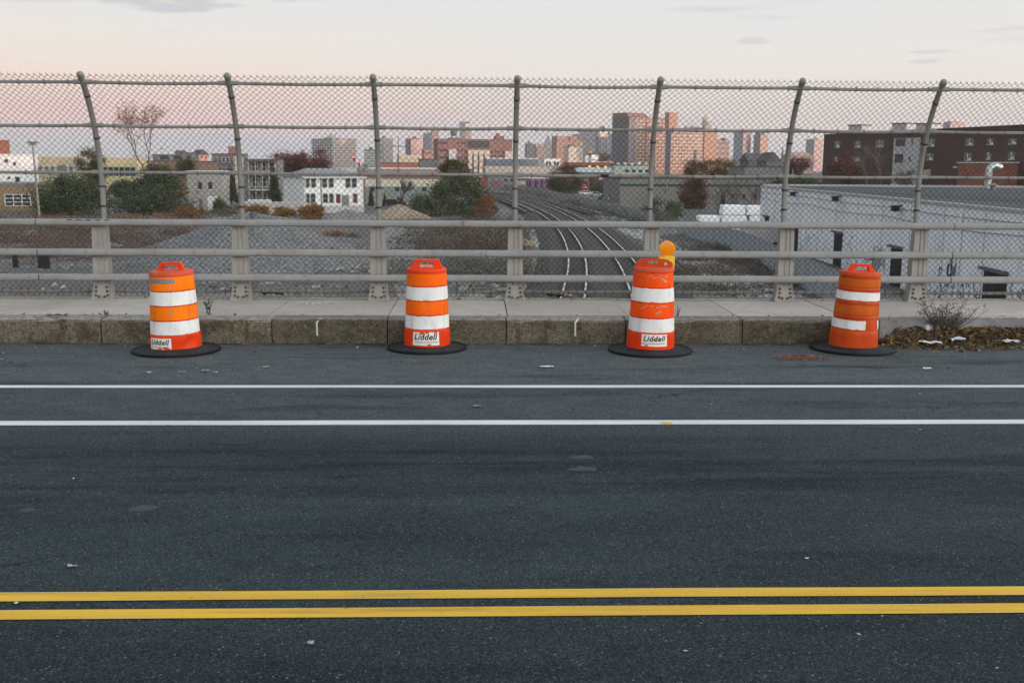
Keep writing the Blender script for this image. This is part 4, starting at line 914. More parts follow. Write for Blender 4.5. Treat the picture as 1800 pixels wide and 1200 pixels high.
# brick complex
b = bldg('brick_complex', 'big mauve brick complex with pale stair bays left of the near centre pole', 767, 770, 900, 245, 820, R(9), BRKP, depth=30)
W = b.w; H_ = b.h
part(b, 'stair_bay', W*.14, W*.24, -2.0, 0, 0, H_*.74, WPANEL); part(b, 'pale_bay', W*.40, W*.69, -1.5, 0, 0, H_*.72, CREAM); part(b, 'pale_bay', W*.90, W*.998, -1.5, 0, 0, H_*.70, CREAM)
part(b, 'window_strip', W*.40, W*.69, -.4, 0, H_*.78, H_*.97, GLASS)
for i in range(3): part(b, 'window_strip', W*(.455+.075*i), W*(.475+.075*i), -1.7, -1.5, 0, H_*.62, GLASS)
part(b, 'penthouse', W*.78, W*.9, 2, 10, H_+.4, H_+3.0, BRKP); part(b, 'penthouse', W*.80, W*.84, 3, 8, H_+3, H_+5, BRKP)
wins(b, 'F', 4, 4, 1.6, 1.8, x=(.01, .13), z=(6, H_)); wins(b, 'F', 4, 3, 1.6, 1.8, x=(.25, .39), z=(6, H_), seed=2); wins(b, 'F', 4, 4, 1.5, 1.8, x=(.70, .89), z=(6, H_*.75), seed=4)
# low blocks
b = bldg('yellow_building', 'flat yellow building with a curved pale top in the town', 697, 700, 741, 277, 520, R(6), YEL, depth=18, rmat=CREAM, para=1.2); wins(b, 'F', 1, 5, 1.2, 1.2, z=(b.h*.55, b.h*.9))
b = bldg('brick_row', 'low red-brown brick row in front of the yellow building', 664, 666, 735, 287, 480, R(4), BRK, depth=12); wins(b, 'F', 1, 7, 1.1, 1.3, z=(b.h*.5, b.h*.95), frame=CREAM)
b = bldg('grey_shed', 'dark grey windowless shed left of the olive-topped tree', 736, 738, 771, 281, 430, R(5), GREYD, depth=15)
b = bldg('flat_roof_hall', 'long pale flat-roofed hall with tiny gables behind the warehouse', 640, 648, 790, 297, 330, R(3), PINK, depth=40, rmat=WHITE, para=.35); wins(b, 'F', 1, 9, 1.4, 1.0, z=(b.h*.45, b.h*.9))
b = bldg('tower_block', 'green-grey square tower left of the pointed spire', 924, 927, 942, 253, 1900, R(10), GRN, depth=20, group=SK); wins(b, 'F', 9, 4, 2.2, 2, z=(b.h*.3, b.h), seed=5)
b = bldg('tower_block', 'rosy stepped brick tower just left of the pointed spire', 941, 944, 958, 258, 1800, R(14), PINK, depth=18, group=SK); part(b, 'step', b.w*.3, b.w*.75, 2, 10, b.h+.4, b.h+5, PINK); wins(b, 'F', 7, 4, 1.8, 2, z=(b.h*.3, b.h), seed=6)
b = bldg('spire_tower', 'grey tower ending in a tall pointed spire on the skyline', 954, 957, 973, 262, 2000, R(12), GREY, depth=16)
m = MB(); hh = at(964, 235, 2000).z-G; m.add([(0, 0, b.h), (b.w, 0, b.h), (b.w, 16, b.h), (0, 16, b.h), (b.w*.25, 4, b.h+(hh-b.h)*.45), (b.w*.75, 4, b.h+(hh-b.h)*.45), (b.w*.75, 12, b.h+(hh-b.h)*.45), (b.w*.25, 12, b.h+(hh-b.h)*.45), (b.w/2, 8, hh)],
    [(0, 1, 5, 4), (1, 2, 6, 5), (2, 3, 7, 6), (3, 0, 4, 7), (4, 5, 8), (5, 6, 8), (6, 7, 8), (7, 4, 8)]); m.build('spire', GREYB, b.t)
b = bldg('tower_block', 'narrow dark tower right of the pointed spire', 970, 972, 980, 240, 1700, R(4), GREYD, depth=14, group=SK); wins(b, 'F', 10, 2, 1.6, 1.8, z=(b.h*.3, b.h), glass=GLASSL)
b = bldg('apartment_block', 'sunlit orange apartment block with a stepped top left of the blue towers', 976, 979, 1023, 246, 1300, R(12), BRKO, depth=22)
part(b, 'step', b.w*.04, b.w*.45, 2, 15, b.h+.4, b.h+4.6, BRKO); part(b, 'step', b.w*.55, b.w*.82, 2, 15, b.h+.4, b.h+4.2, BRKO); wins(b, 'F', 9, 7, 1.5, 1.6, z=(b.h*.2, b.h), seed=12, alt=GLASSL)
b = bldg('cream_block', 'sunlit cream block with a shaded side in front of the orange block', 991, 1000, 1024, 258, 1000, R(33), CREAM); wins(b, 'F', 5, 4, 1.2, 1.3, z=(b.h*.25, b.h*.9), skip=.4)
b = bldg('tower_block', 'broad blue-grey tower pair between the cream block and the big apartments', 1000, 1018, 1064, 229, 2300, R(-8), GREYB, depth=30, group=SK); part(b, 'step', -16, 0, 4, 24, 0, b.h-8, GREYB)
wins(b, 'F', 16, 9, 2.6, 2.6, z=(b.h*.25, b.h), seed=13, alt=GLASSL)
b = bldg('tower_block', 'glass tower with a golden lit top touching the dark apartment wall', 1051, 1054, 1067, 226, 1900, R(20), GREYB, depth=14, group=SK); part(b, 'painted_lit_top', -.2, b.w+.2, -.3, 10, b.h-14, b.h-.2, CREAM)  # sunlight on the top storeys put in as a cream casing
for i in range(3): part(b, 'window_strip', b.w*(i+.2)/3, b.w*(i+.75)/3, -.25, 0, b.h*.2, b.h-15, GLASS)
b = bldg('tower_block', 'pale blue-grey tower sliver against the dark apartment wall', 1066, 1068, 1078, 236, 2200, R(4), GREYB, depth=14, group=SK); wins(b, 'F', 12, 2, 2, 2.2, glass=GLASSL)
# dome
c = at(1038, 275, 900); t = thing('domed_church', 'small gold-topped dome among the low roofs', 'church', (c.x, 900, G)); zt = at(1038, 274, 900).z-G
m = MB(); m.box(-4, 4, 0, 8, 0, zt); m.build('wall', WHT, t); m = MB().lathe([(2.4, zt), (2.4, zt+1.2), (2.0, zt+2.6), (1.1, zt+3.6), (.3, zt+4.2), (.2, zt+6)], 16, 0, 3); m.build('dome', M('gold_leaf', (.62, .42, .12), (.5, .34, .1), 3, .4, metal=.5), t, True)
b = bldg('white_house', 'white low house right of the small dome', 1036, 1040, 1052, 272, 850, R(10), WHT, depth=10, roof='gable', para=1.5); wins(b, 'F', 2, 3, .9, 1.2)
tree('tree', 'rosy sunlit tree crown left of the big dark apartment wall', 1061, 267, 286, 26, 800, 'mauve', 900, size=.7)
# the big apartment complex
b = bldg('apartment_tower', 'largest apartment tower with a blank side coloured dark for shade and orange balconies', 1075, 1107, 1172, 206, 1000, R(36), BRKO, para=.5)
m = MB(); m.box(-.25, 0, -.1, b.d+.1, 0, b.h+.55); m.build('shade_side', GREYD, b.t); part(b, 'roof_storey', -.2, b.w*.45, 3, b.d, b.h+.5, b.h+4.2, BRKP)  # unlit left face: its shade put in as a dark grey slab
part(b, 'recess_shade', b.w*.03, b.w*.16, -.15, 0, 0, b.h, GREYB); part(b, 'side_strip', -.35, -.25, .3, 1.1, 2, b.h, PINK)  # shade of the recess and lit corner strip put in as coloured slabs
for i in range(15): part(b, 'balcony', b.w*.20, b.w*.97, -1.1, 0, 6+i*(b.h-6.5)/15, 6+i*(b.h-6.5)/15+.55, CREAM)
wins(b, 'F', 15, 9, 1.7, 1.5, x=(.2, .97), z=(6.6, b.h+.2), seed=21, alt=GLASSL)
for k in (.42, .66): part(b, 'pier', b.w*k, b.w*(k+.03), -1.3, 0, 0, b.h-2, BRKO)
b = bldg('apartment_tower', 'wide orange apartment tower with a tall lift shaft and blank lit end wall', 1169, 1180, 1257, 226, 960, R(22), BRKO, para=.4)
m = MB(); m.box(-.2, 0, -.05, b.d+.1, 0, b.h+.45); m.build('shade_side', GREYB, b.t)  # shaded left face put in as a blue-grey slab
part(b, 'lift_shaft', -1.2, b.w*.16, 2, 9, b.h+.3, b.h+14, BRKO); part(b, 'end_wall', b.w*.72, b.w+.05, -1.4, 0, 0, b.h+.42, BRKO)
for i in range(12): part(b, 'balcony', b.w*.02, b.w*.715, -1.1, 0, 6+i*(b.h-6.5)/12, 6+i*(b.h-6.5)/12+.5, CREAM)
wins(b, 'F', 12, 11, 1.6, 1.5, x=(.02, .71), z=(6.6, b.h+.2), seed=22, alt=GLASSL); part(b, 'pier', b.w*.52, b.w*.56, -1.3, 0, 0, b.h*.55, GREYD)
c = at(1242, 222, 2100); t = thing('round_tower', 'pale rounded tower top peeping over the orange end wall', 'tower', (c.x, 2100, G)); zt = at(1242, 204, 2100).z-G
MB().lathe([(9, 0), (9, zt-9), (8, zt-5), (5.5, zt-1.5), (2, zt), (.01, zt+.2)], 18).build('shaft', CREAM, t, True)
for k in range(5): MB().box(-.5, .5, -.3, .3, 0, zt*.5, Matrix.Translation((9.1*math.sin(-1+.5*k), -9.1*math.cos(-1+.5*k), zt*.4)) @ Matrix.Rotation(-1+.5*k, 4, 'Z')).build('window_strip', GLASS, t)
b = bldg('pink_block', 'low pinkish block just right of the big orange end wall', 1256, 1260, 1281, 247, 1500, R(10), PINK, depth=22); wins(b, 'F', 5, 5, 2.2, 1.6, z=(b.h*.2, b.h))
b = bldg('tower_block', 'grey slab tower with a sunlit orange right side above the brown trees', 1288, 1307, 1318, 231, 1900, R(55), PINK, group=SK); m = MB(); m.box(-.3, 0, 0, b.d, 0, b.h+.5); m.build('shade_side', GREYB, b.t); wins(b, 'L', 14, 6, 2.4, 2.2, glass=GLASSL, z=(b.h*.3, b.h), seed=31)  # left face greyed to paint its shade beside the sunlit pink
b = bldg('tower_block', 'dark tower with a stepped glowing orange right side', 1323, 1337, 1349, 238, 1900, R(50), BRKO, group=SK); m = MB(); m.box(-.3, 0, 0, b.d, 0, b.h+.5); m.build('shade_side', GREYD, b.t)  # dark grey slab paints the shade on the left face
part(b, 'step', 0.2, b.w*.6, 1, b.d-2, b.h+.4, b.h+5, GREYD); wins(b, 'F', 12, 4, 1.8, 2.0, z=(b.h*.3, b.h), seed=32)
b = bldg('tower_block', 'small grey tower with a pink edge left of the dark brick building', 1415, 1432, 1444, 245, 2100, R(48), PINK, group=SK); m = MB(); m.box(-.3, 0, 0, b.d, 0, b.h+.5); m.build('shade_side', GREYB, b.t); wins(b, 'L', 8, 6, 2.4, 2.0, z=(b.h*.4, b.h), seed=33)  # shade of the left face painted in blue-grey
b = bldg('tower_block', 'pale slab tower with a pink edge above the roof of the dark brick building', 1653, 1671, 1691, 215, 2200, R(40), PINK, group=SK); m = MB(); m.box(-.3, 0, 0, b.d, 0, b.h+.5); m.build('shade_side', GREYB, b.t); wins(b, 'L', 10, 6, 2.6, 2.2, z=(b.h*.5, b.h), seed=34)  # left face: shade put into its blue-grey colour
b = bldg('pink_block', 'long low pink block with a hipped roof in front of the spire', 1387, 1390, 1428, 272, 800, R(8), PINK, depth=14, roof='hip', para=2.2, rmat=PINK); wins(b, 'F', 2, 7, 1, 1.2, z=(b.h*.4, b.h*.95))
c = at(1388, 280, 820); t = thing('church_spire', 'thin dark church spire right of the brown roofs', 'spire', (c.x, 840, G)); zt = at(1388, 255, 840).z-G
m = MB(); m.box(-1.1, 1.1, -1.1, 1.1, 0, zt*.55); m.build('base', BROWNW, t); m = MB(); m.tube([(0, 0, zt*.55), (0, 0, zt)], [1.3, .05], 8); m.build('needle', GREYD, t)
# ---- middle distance
b = bldg('grey_hall', 'long grey hall with a pale eave beyond the tracks', 850, 855, 946, 279, 520, R(3), GREYB, depth=25, rmat=WHITE, para=.35); wins(b, 'F', 1, 8, 1.6, 1.2, z=(b.h*.5, b.h*.9), skip=.2)
b = bldg('white_house', 'white house with paired dark arched windows beside the long grey hall', 953, 957, 985, 280, 500, R(6), WHT, depth=12, rmat=WHITE, para=.3)
for u in (.16, .34, .66, .84):
    m = MB(); xx = b.w*u; m.prism([(xx-.5, b.h-2.6), (xx+.5, b.h-2.6), (xx+.5, b.h-1.4)]+[(xx+.5*math.cos(a), b.h-1.4+.5*math.sin(a)) for a in np.linspace(.3, PI-.3, 5)]+[(xx-.5, b.h-1.4)], -.08, 0); m.build('window', GLASS, b.t)
for u in (.25, .38): part(b, 'window', b.w*u, b.w*u+.5, -.08, 0, b.h-5.0, b.h-3.9, GLASS)
b = bldg('cream_hall', 'low cream hall under the white arched-window house', 848, 853, 985, 292, 430, R(3), CREAM, depth=20, rmat=GREY, para=.3); wins(b, 'F', 1, 9, 1.2, .9, z=(b.h*.4, b.h*.8), skip=.3)
b = bldg('brick_mill', 'low red brick mill with a row of windows, some lit', 992, 1000, 1080, 285, 480, R(5), BRK, rmat=WHITE, para=.2, depth=14); wins(b, 'F', 1, 10, .95, 1.35, z=(b.h-3.6, b.h-.9), lit=.35, frame=BRKD, seed=5); wins(b, 'F', 1, 10, .95, 1.2, z=(b.h-7.6, b.h-4.9), seed=6)
b = bldg('pale_green_hall', 'pale green low hall with a cluttered roof below the orange towers', 1076, 1080, 1148, 291, 460, R(3), PALEG, depth=16); wins(b, 'F', 1, 5, 1.6, 1.2, z=(b.h*.55, b.h*.95), skip=.2)
for k in range(5): part(b, 'roof_unit', b.w*(.1+.18*k), b.w*(.16+.18*k), 2, 4, b.h+.4, b.h+1.1+.3*(k % 2), WHT)
b = bldg('grey_gable_shed', 'grey gabled shed in front of the red brick mill', 1012, 1016, 1076, 303, 400, R(3), GREY, depth=12, roof='gable', para=1.8, rmat=PALEG); wins(b, 'F', 1, 3, 1.4, 1.2, z=(1, 3))
b = bldg('storage_row', 'long low row of dark red storage units with white doors', 1038, 1042, 1205, 308, 380, R(3), BRKD, depth=8, rmat=wallm('maroon', (.16, .04, .05), (.12, .03, .04)), para=.3); wins(b, 'F', 1, 16, 1.4, 1.1, z=(b.h*.62, b.h), glass=WPANEL)
b = bldg('depot', 'grey depot building with a brown door at the bend of the tracks', 855, 858, 906, 310, 400, R(2), GREY, depth=15); part(b, 'door', b.w*.15, b.w*.5, -.1, 0, 1.0, 3.2, BRKP); wins(b, 'F', 1, 2, 1.2, .9, x=(.55, .98), z=(2, b.h))
b = bldg('red_container', 'dull red container by the crown of the big green tree', 838, 841, 857, 312, 390, R(4), BRK, depth=3, para=.1)
for k in range(4): part(b, 'rib', b.w*(.1+.25*k), b.w*(.16+.25*k), -.06, 0, .2, b.h-.2, BRK)
b = bldg('purple_shed', 'low purple shed with dark openings beyond the track fence', 925, 928, 970, 314, 410, R(2), PURP, depth=10, rmat=WHITE, para=.25)
for k in range(4): part(b, 'opening', b.w*(.06+.25*k), b.w*(.12+.25*k), -.1, 0, .5, b.h-.6, BLACK)
b = bldg('canopy', 'dark flat canopy on posts left of the purple shed', 902, 905, 930, 316, 405, R(2), GREYD, depth=6, zbase=G+3.2, top=G+3.8, para=.15)
for k in range(4): MB().box(b.w*k/3-.1, b.w*k/3+.1, .2, .4, -3.2, .02).build('post', GREYD, b.t)
c = gp(1026, 337, G); t = thing('red_sign', 'bright red upright sign panel among the parked cars', 'sign', (c.x, c.y-1, G)); hh = at(1026, 318, c.y).z-G; m = MB(); m.box(-1.25, 1.25, -.2, .2, .6, hh); m.build('panel', REDP, t)
for x in (-.9, .9): MB().box(x-.08, x+.08, -.08, .08, 0, .62).build('post', GREYD, t)
for zz, ww in ((.62, 1.6), (.45, 1.9), (.38, 1.2)): MB().box(-ww/2, ww/2, -.215, -.2, hh*zz-.12, hh*zz+.12).build('lettering', WHITE, t)
b = bldg('grey_warehouse', 'low taupe warehouse with a dark green stripe under its roof', 1087, 1090, 1345, 314, 262, R(2), TAUPE, depth=26, rmat=ROOFD, para=.2)
part(b, 'stripe', .02, b.w-.02, -.06, 0, b.h-1.85, b.h-1.25, M('dark_green_paint', (.012, .055, .04), (.02, .075, .055), 1, .6))
c0 = .30; part(b, 'lamp', b.w*.31, b.w*.33, -.5, 0, b.h-2.9, b.h-2.5, BLACK); part(b, 'door', b.w*.70, b.w*.73, -.08, 0, 0, 2.2, BLACK); wins(b, 'F', 1, 3, .9, 1.2, x=(.74, .98), z=(.8, 2.8))
for k in range(6): part(b, 'roof_unit', b.w*(.1+.15*k), b.w*(.13+.15*k), 6, 8, b.h+.2, b.h+1.0, GREY)
b = bldg('grey_hall', 'dark-roofed grey hall behind the bare thicket', 1305, 1309, 1392, 294, 340, R(2), GREY, depth=18, rmat=ROOFD, para=.35); wins(b, 'F', 1, 6, 1.6, 1, z=(b.h*.4, b.h*.8))
b = bldg('gabled_house', 'dark-roofed house with a pale front gable', 1345, 1348, 1372, 283, 420, R(4), GREYD, depth=12, roof='gabley', para=3.4, cat='house'); wins(b, 'F', 1, 2, .9, 1.2, z=(b.h*.5, b.h), frame=WHITE)
b = bldg('gabled_house', 'long dark-roofed house left of the front gable', 1312, 1316, 1350, 283, 440, R(4), GREYD, depth=12, roof='gable', para=3.2, cat='house'); wins(b, 'F', 1, 4, .9, 1.2, z=(b.h*.5, b.h), frame=WHITE)
# dark brick school building
b = bldg('brick_building', 'long dark brick building with a concrete stair bay marked 5 and 6', 1446, 2060, 2700, 212, 178, R(12.5), BRKD, width=45, para=.25, top=10.2)
D = b.d
def lu(px):                 # picture column -> run along the side wall measured from the near corner
    k = ray(px, 290)[0]; c_, s_ = math.cos(b.rho), math.sin(b.rho); return (k*b.Y-b.C.x)/(-s_-k*c_)
def lz(px, py): y = lu(px); Yw = b.Y+y*math.cos(b.rho); return at(px, py, Yw).z-G
def onwall(name, pxa, pxb, pya, pyb, e, mat):
    ya, yb = lu(pxb), lu(pxa); pm = (pxa+pxb)/2; m = MB(); m.box(-e, 0, ya, yb, lz(pm, pyb), lz(pm, pya)); return m.build(name, mat, b.t)
onwall('stair_bay', 1572, 1616, 243, 330, .5, WPANEL)
for (pa, pb, ya, yb) in ((1576, 1592, 244, 257), (1576, 1590, 271, 286)):
    onwall('window', pa, pb, ya, yb, .6, GLASS)
for (tx, px, py) in (('5', 1604, 250), ('6', 1602, 279)):
    me = text_mesh(tx, 1.9, 0, .03); me.materials.clear(); me.materials.append(BLACK); o = link('numeral', me, b.t, (-.52, lu(px), lz(px, py))); o.rotation_euler = (PI/2, 0, -PI/2)
for (pa, pb, ya, yb) in ((1466, 1475, 248, 259), (1500, 1511, 248, 259), (1538, 1551, 246, 258), (1629, 1641, 244, 257), (1628, 1640, 270, 281), (1695, 1709, 243, 255), (1733, 1744, 244, 254), (1770, 1784, 244, 253), (1694, 1707, 269, 282), (1733, 1741, 268, 280), (1772, 1783, 267, 280), (1466, 1473, 276, 284), (1501, 1511, 275, 283)):
    f = onwall('window', pa, pb, ya, yb, .10, GLASSL)
    m = MB(); y0_, y1_ = lu(pb), lu(pa); z0_, z1_ = lz((pa+pb)/2, yb), lz((pa+pb)/2, ya)
    m.box(-.14, .0, y0_-.1, y1_+.1, z0_-.14, z0_-.001); m.build('sill', WPANEL, f); m = MB(); m.box(-.16, -.101, (y0_+y1_)/2-.06, (y0_+y1_)/2+.06, z0_, z1_); m.build('mullion', WHITE, f)
    m = MB(); m.box(-.2, -.02, y0_+.1, (y0_+y1_)/2, z0_, z0_+.42); m.build('air_conditioner', WHITE, f)
for (pa, pb, py) in ((1480, 1514, 220), (1556, 1591, 217), (1598, 1641, 217)):
    mid = lu(pa+6); m = MB(); zt = lz((pa+pb)/2, py); m.box(-1.9, 1.9, -1.9, 1.9, b.h+.2, zt); o = m.build('penthouse', WPANEL, b.t, False, (3.4, mid, 0), R(24)); m = MB(); m.box(-2.1, 2.1, -2.1, 2.1, zt, zt+.2); m.build('cap', ROOFD, o)
onwall('lean_to', 1706, 1790, 287, 330, 3.0, BRK); onwall('lean_to_roof', 1704, 1792, 285, 287, 3.2, WHITE); onwall('door', 1757, 1767, 292, 316, 3.1, WPANEL); onwall('canopy', 1682, 1706, 293, 295, 1.0, WHITE); onwall('yellow_sign', 1626, 1637, 298, 308, .3, YEL)
p_ = at(1737, 318, 150); t = thing('vent_pipe', 'shiny hooked metal vent pipe in front of the dark brick wall', 'vent pipe', (p_.x, 152, 0))
z0_ = -.5; pts = [(0, 0, z0_)]+[(0, 0, 0.8)]+[(.75-.75*math.cos(a), 0, 1.4+.75*math.sin(a)) for a in np.linspace(0, 2.5, 9)]; MB().tube(pts, .42, 12).build('duct', M('shiny_duct', (.55, .58, .58), (.4, .43, .44), 3, .3, metal=.7), t, True)
MB().tube([(0, 0, .8), (0, 0, .95)], .47, 12).build('collar', GREY, t)
# ---- white warehouse along the right
WZ = -0.5; A_ = gp(1338, 328.5, WZ); B_ = gp(1800, 375, WZ); dv = (A_-B_); dv.z = 0; dv.normalize(); NC = B_-dv*26
rho_w = math.atan2(-dv.x, dv.y); LW = (A_-NC).length; HW = WZ-G
def whitewash():
    a = NT('stained_white_wall'); n = a.noise(1.0, 6, a.map((1, .25, .08))); n2 = a.noise(.5, 5); n3 = a.noise(2.5, 4, a.map((1, 1, .15)))
    base = a.mix((.83, .84, .86), (.74, .755, .78), a.rng(n, .35, .65)); base = a.mix(base, (.56, .575, .61), a.mul(a.rng(n3, .5, .72), .6)); base = a.mix(base, (.33, .31, .29), a.mul(a.rng(n2, .56, .72), .6))
    return a.done(base, .85, n3, .1, .02)
WASH = whitewash()
wh = thing('white_warehouse', 'long stained white warehouse with dark doorways and graffiti along its base', 'warehouse', (NC.x, NC.y, G), rho_w)
MB().box(0, 75, 0, LW, 0, HW).build('wall', WASH, wh)
m = MB(); m.box(.35, 74.6, .3, LW-.3, HW, HW+.12); m.build('roof', M('tar_roof', (.035, .039, .039), (.07, .076, .075), .25, .9, stretch=(1, .12, 1)), wh)
m = MB(); m.box(-.12, .349, -.1, LW+.1, HW+.002, HW+.2); m.box(.35, 75, LW-.29, LW+.1, HW+.002, HW+.35); m.build('parapet', M('grey_coping', (.42, .44, .44), (.34, .36, .36), 1, .8), wh)
def wl_u(px): k = ray(px, 290)[0]; return (k*NC.y-NC.x)/(dv.x-k*dv.y)
def wl_z(px, py): Yw = NC.y+dv.y*wl_u(px); return at(px, py, Yw).z-G
def wl(name, pxa, pxb, pya, pyb, e, mat, par=None):
    m = MB(); pm = (pxa+pxb)/2; m.box(-e, 0.0, wl_u(pxb), wl_u(pxa), max(wl_z(pm, pyb), 0), wl_z(pm, pya)); return m.build(name, mat, par or wh)
for (a, b_, c_, d_) in ((1400, 1409, 400, 455), (1474, 1488, 410, 500), (1577, 1596, 436, 540), (1745, 1787, 478, 560), (1349, 1356, 381, 412)): 
    dr = wl('doorway', a, b_, c_, d_, .05, BLACK); u0, u1 = wl_u(b_), wl_u(a); zt = wl_z((a+b_)/2, c_); m = MB(); m.box(-.35, -.051, u0-.2, u1+.2, zt, zt+.18); m.build('lintel', GREYD, dr)
for px, py in ((1404, 340), (1481, 348), (1590, 365)):
    u, z = wl_u(px), wl_z(px, py); m = MB(); m.box(-.75, -.25, u-.28, u+.28, z-.28, z+.16); m.tube([(-.3, u, z), (0, u, z+.2)], .07, 6); m.build('flood_lamp', BLACK, wh)
for dz, sg in ((-.55, .10), (-1.25, .25)):
    m = MB(); m.tube([(-.10, LW*k/16, HW+dz-sg*math.sin(PI*(k % 4)/4)) for k in range(17)], .022, 4); m.build('cable', GREYD, wh)
m = MB(); m.tube([(-.12, wl_u(1700), 0), (-.12, wl_u(1700), HW-.2)], .09, 8); m.build('downpipe', WASH, wh)
for k in range(14):
    u = 4+k*(LW-6)/14; m = MB(); m.box(-.022, 0, u, u+.05, .2, HW-.1); m.build('panel_joint', M('joint_grey', (.30, .315, .34), None), wh)
rr = random.Random(11)
GCOL = [M('graffiti_black', (.03, .03, .035), None), M('graffiti_blue', (.06, .11, .16), None), M('graffiti_green', (.16, .22, .05), None), M('graffiti_grey', (.16, .17, .18), None)]
for i in range(42):
    px = rr.choice([rr.uniform(1415, 1470), rr.uniform(1490, 1570), rr.uniform(1500, 1560), rr.uniform(1600, 1740), rr.uniform(1620, 1735), rr.uniform(1790, 1830)]); u = wl_u(px); s = rr.uniform(.35, 1.0); z0 = rr.uniform(.5, 2.0) if px < 1600 else rr.uniform(.9, 2.1)
    pts = []; a = rr.uniform(0, 6); x_, z_ = u, z0
    for k in range(rr.randint(8, 16)):
        a += rr.uniform(-1.5, 1.7); x_ += .22*s*math.cos(a)-.02; z_ += .22*s*math.sin(a); z_ = max(.25, min(3.0, z_)); pts.append((x_, z_))
    m = MB(); wd = rr.uniform(.03, .06); mat = rr.choice(GCOL) if px > 1490 else rr.choice(GCOL[1:]); e = -.012-.0006*i
    for (x1_, z1_), (x2_, z2_) in zip(pts[:-1], pts[1:]):
        dx, dz = x2_-x1_, z2_-z1_; L_ = math.hypot(dx, dz)+1e-6; nx_, nz_ = -dz/L_*wd, dx/L_*wd
        m.add([(e, x1_-nx_, z1_-nz_), (e, x1_+nx_, z1_+nz_), (e, x2_+nx_, z2_+nz_), (e, x2_-nx_, z2_-nz_)], [(0, 1, 2, 3)])
    m.build('graffiti', mat, wh)
for (px, py, s) in ((1690, 466, 1.0), (1683, 480, .7)):      # big dark throw-up
    u, z = wl_u(px), wl_z(px, py); m = MB(); m.add([(-.045, u+s*x, z+s*y) for x, y in ((-.7, .8), (-.3, .9), (-.35, .1), (.2, -.3), (.35, .3), (.05, .8), (.5, .9), (.7, .2), (.3, -.8), (-.4, -.6))], [tuple(range(10))]); m.build('graffiti', GCOL[0] if s < 1 else GCOL[3], wh)
for k in range(9):
    u = wl_u(1545+k*2.6); m = MB(); m.box(-.02, -.0, u-.06, u+.05, rr.uniform(.5, 1.2), rr.uniform(1.9, 2.8)); m.build('graffiti', GCOL[0], wh)
vp = [o for o in bpy.data.objects if o.name == 'vent_pipe'][0]; q_ = at(1737, 318, 128); vp.location = (q_.x, 128, 0); vp.location.z = WZ+.6
# ---- left side houses
b = bldg('white_house', 'white two-storey house with dark side windows by the front gable end at far left', -60, -25, 37, 273, 232, R(8), WHT, depth=14, rmat=WHITE, para=.3, cat='house')
k_ = b.w/62.0
for (pa, pb, ya, yb) in ((8, 14, 280, 286), (23, 28, 285, 291), (11, 16, 311, 315), (25, 33, 311, 320)):
    x0 = (pa+25)*k_; x1 = (pb+25)*k_; z0 = at(pa, yb, 232).z-G; z1 = at(pa, ya, 232).z-G; f = part(b, 'window', x0, x1, -.06, 0, z0, z1, GLASS); m = MB(); m.box(x0-.15, x1+.15, -.12, 0, z0-.15, z0); m.build('sill', WHITE, f)
part(b, 'chimney', .5+25*k_-2, 25*k_+.9, 3, 4.5, b.h+.3, b.h+3.2, BRK)
b = bldg('tan_building', 'tan one-storey building with a white gridded window behind brown brush', -70, -40, 61, 326, 205, R(5), TAN, depth=12, rmat=GREY, para=.5)
x0, x1 = b.w*(46/101), b.w*(90/101); z0, z1 = at(25, 362, 205).z-G, at(25, 342, 205).z-G; f = part(b, 'window', x0, x1, -.05, 0, z0, z1, GLASS)
m = MB()
for i in range(4): xx = x0+(x1-x0)*i/3; m.box(xx-.09, xx+.09, -.1, -.051, z0, z1)
m.build('mullion', WHITE, f); m = MB()
for i in range(4): zz = z0+(z1-z0)*i/3; m.box(x0, x1, -.14, -.101, zz-.07, zz+.07)
m.build('glazing_bar', WHITE, f)
b = bldg('yellow_row_house', 'pale yellow flat-topped row house behind the leaning pole', 57, 60, 134, 278, 265, R(4), YEL, depth=10, rmat=YEL, para=.35, cat='house')
wins(b, 'F', 1, 6, .95, 1.9, z=(b.h-4.4, b.h-1.2), frame=WHITE, glass=GREYD); wins(b, 'F', 1, 6, .95, 1.7, z=(b.h-8, b.h-5), frame=WHITE, seed=3); part(b, 'bay', b.w*.58, b.w*.74, -.5, 0, b.h-6, b.h-1.6, GREY)
b = bldg('yellow_row_house', 'bright yellow flat-topped row house behind the second pole from the left', 172, 175, 242, 280, 258, R(4), wallm('lemon_wall', (.50, .46, .26), (.45, .41, .24)), depth=10, rmat=YEL, para=.35, cat='house')
wins(b, 'F', 1, 6, .9, 1.8, z=(b.h-4.2, b.h-1.4), frame=GRN); wins(b, 'F', 1, 6, .8, 1.4, z=(b.h-8, b.h-5.2), skip=.4)
part(b, 'side_strip', b.w-.5, b.w+.02, -.12, 0, 0, b.h-1, PALEG)
b = bldg('brown_hall', 'brown flat-roofed hall with a glazed upper strip behind the tall bare tree', 244, 248, 353, 284, 285, R(3), BROWNW, depth=25, rmat=ROOFD, para=.25)
st_ = part(b, 'clerestory', b.w*.15, b.w*.8, 3, 12, b.h+.2, b.h+1.9, GREYD)
for i in range(8): part(b, 'window', b.w*(.2+.075*i), b.w*(.2+.075*i)+1.2, 2.9, 3.0, b.h+.6, b.h+1.6, GLASS if i % 3 else GLASSL)
b = bldg('gabled_house', 'little house with a bright orange sunlit gable on the left skyline', 346, 349, 367, 272, 430, R(40), BRKO, depth=6, roof='gabley', para=2.0, cat='house'); wins(b, 'F', 1, 2, .6, .9, z=(b.h-2, b.h))
b = bldg('roof_hut', 'small dark hut on the left skyline right of the bare tree', 306, 308, 323, 268, 420, R(5), GREYD, depth=6, roof='gable', para=.8); wins(b, 'F', 1, 2, .6, .7, z=(b.h-1.6, b.h))
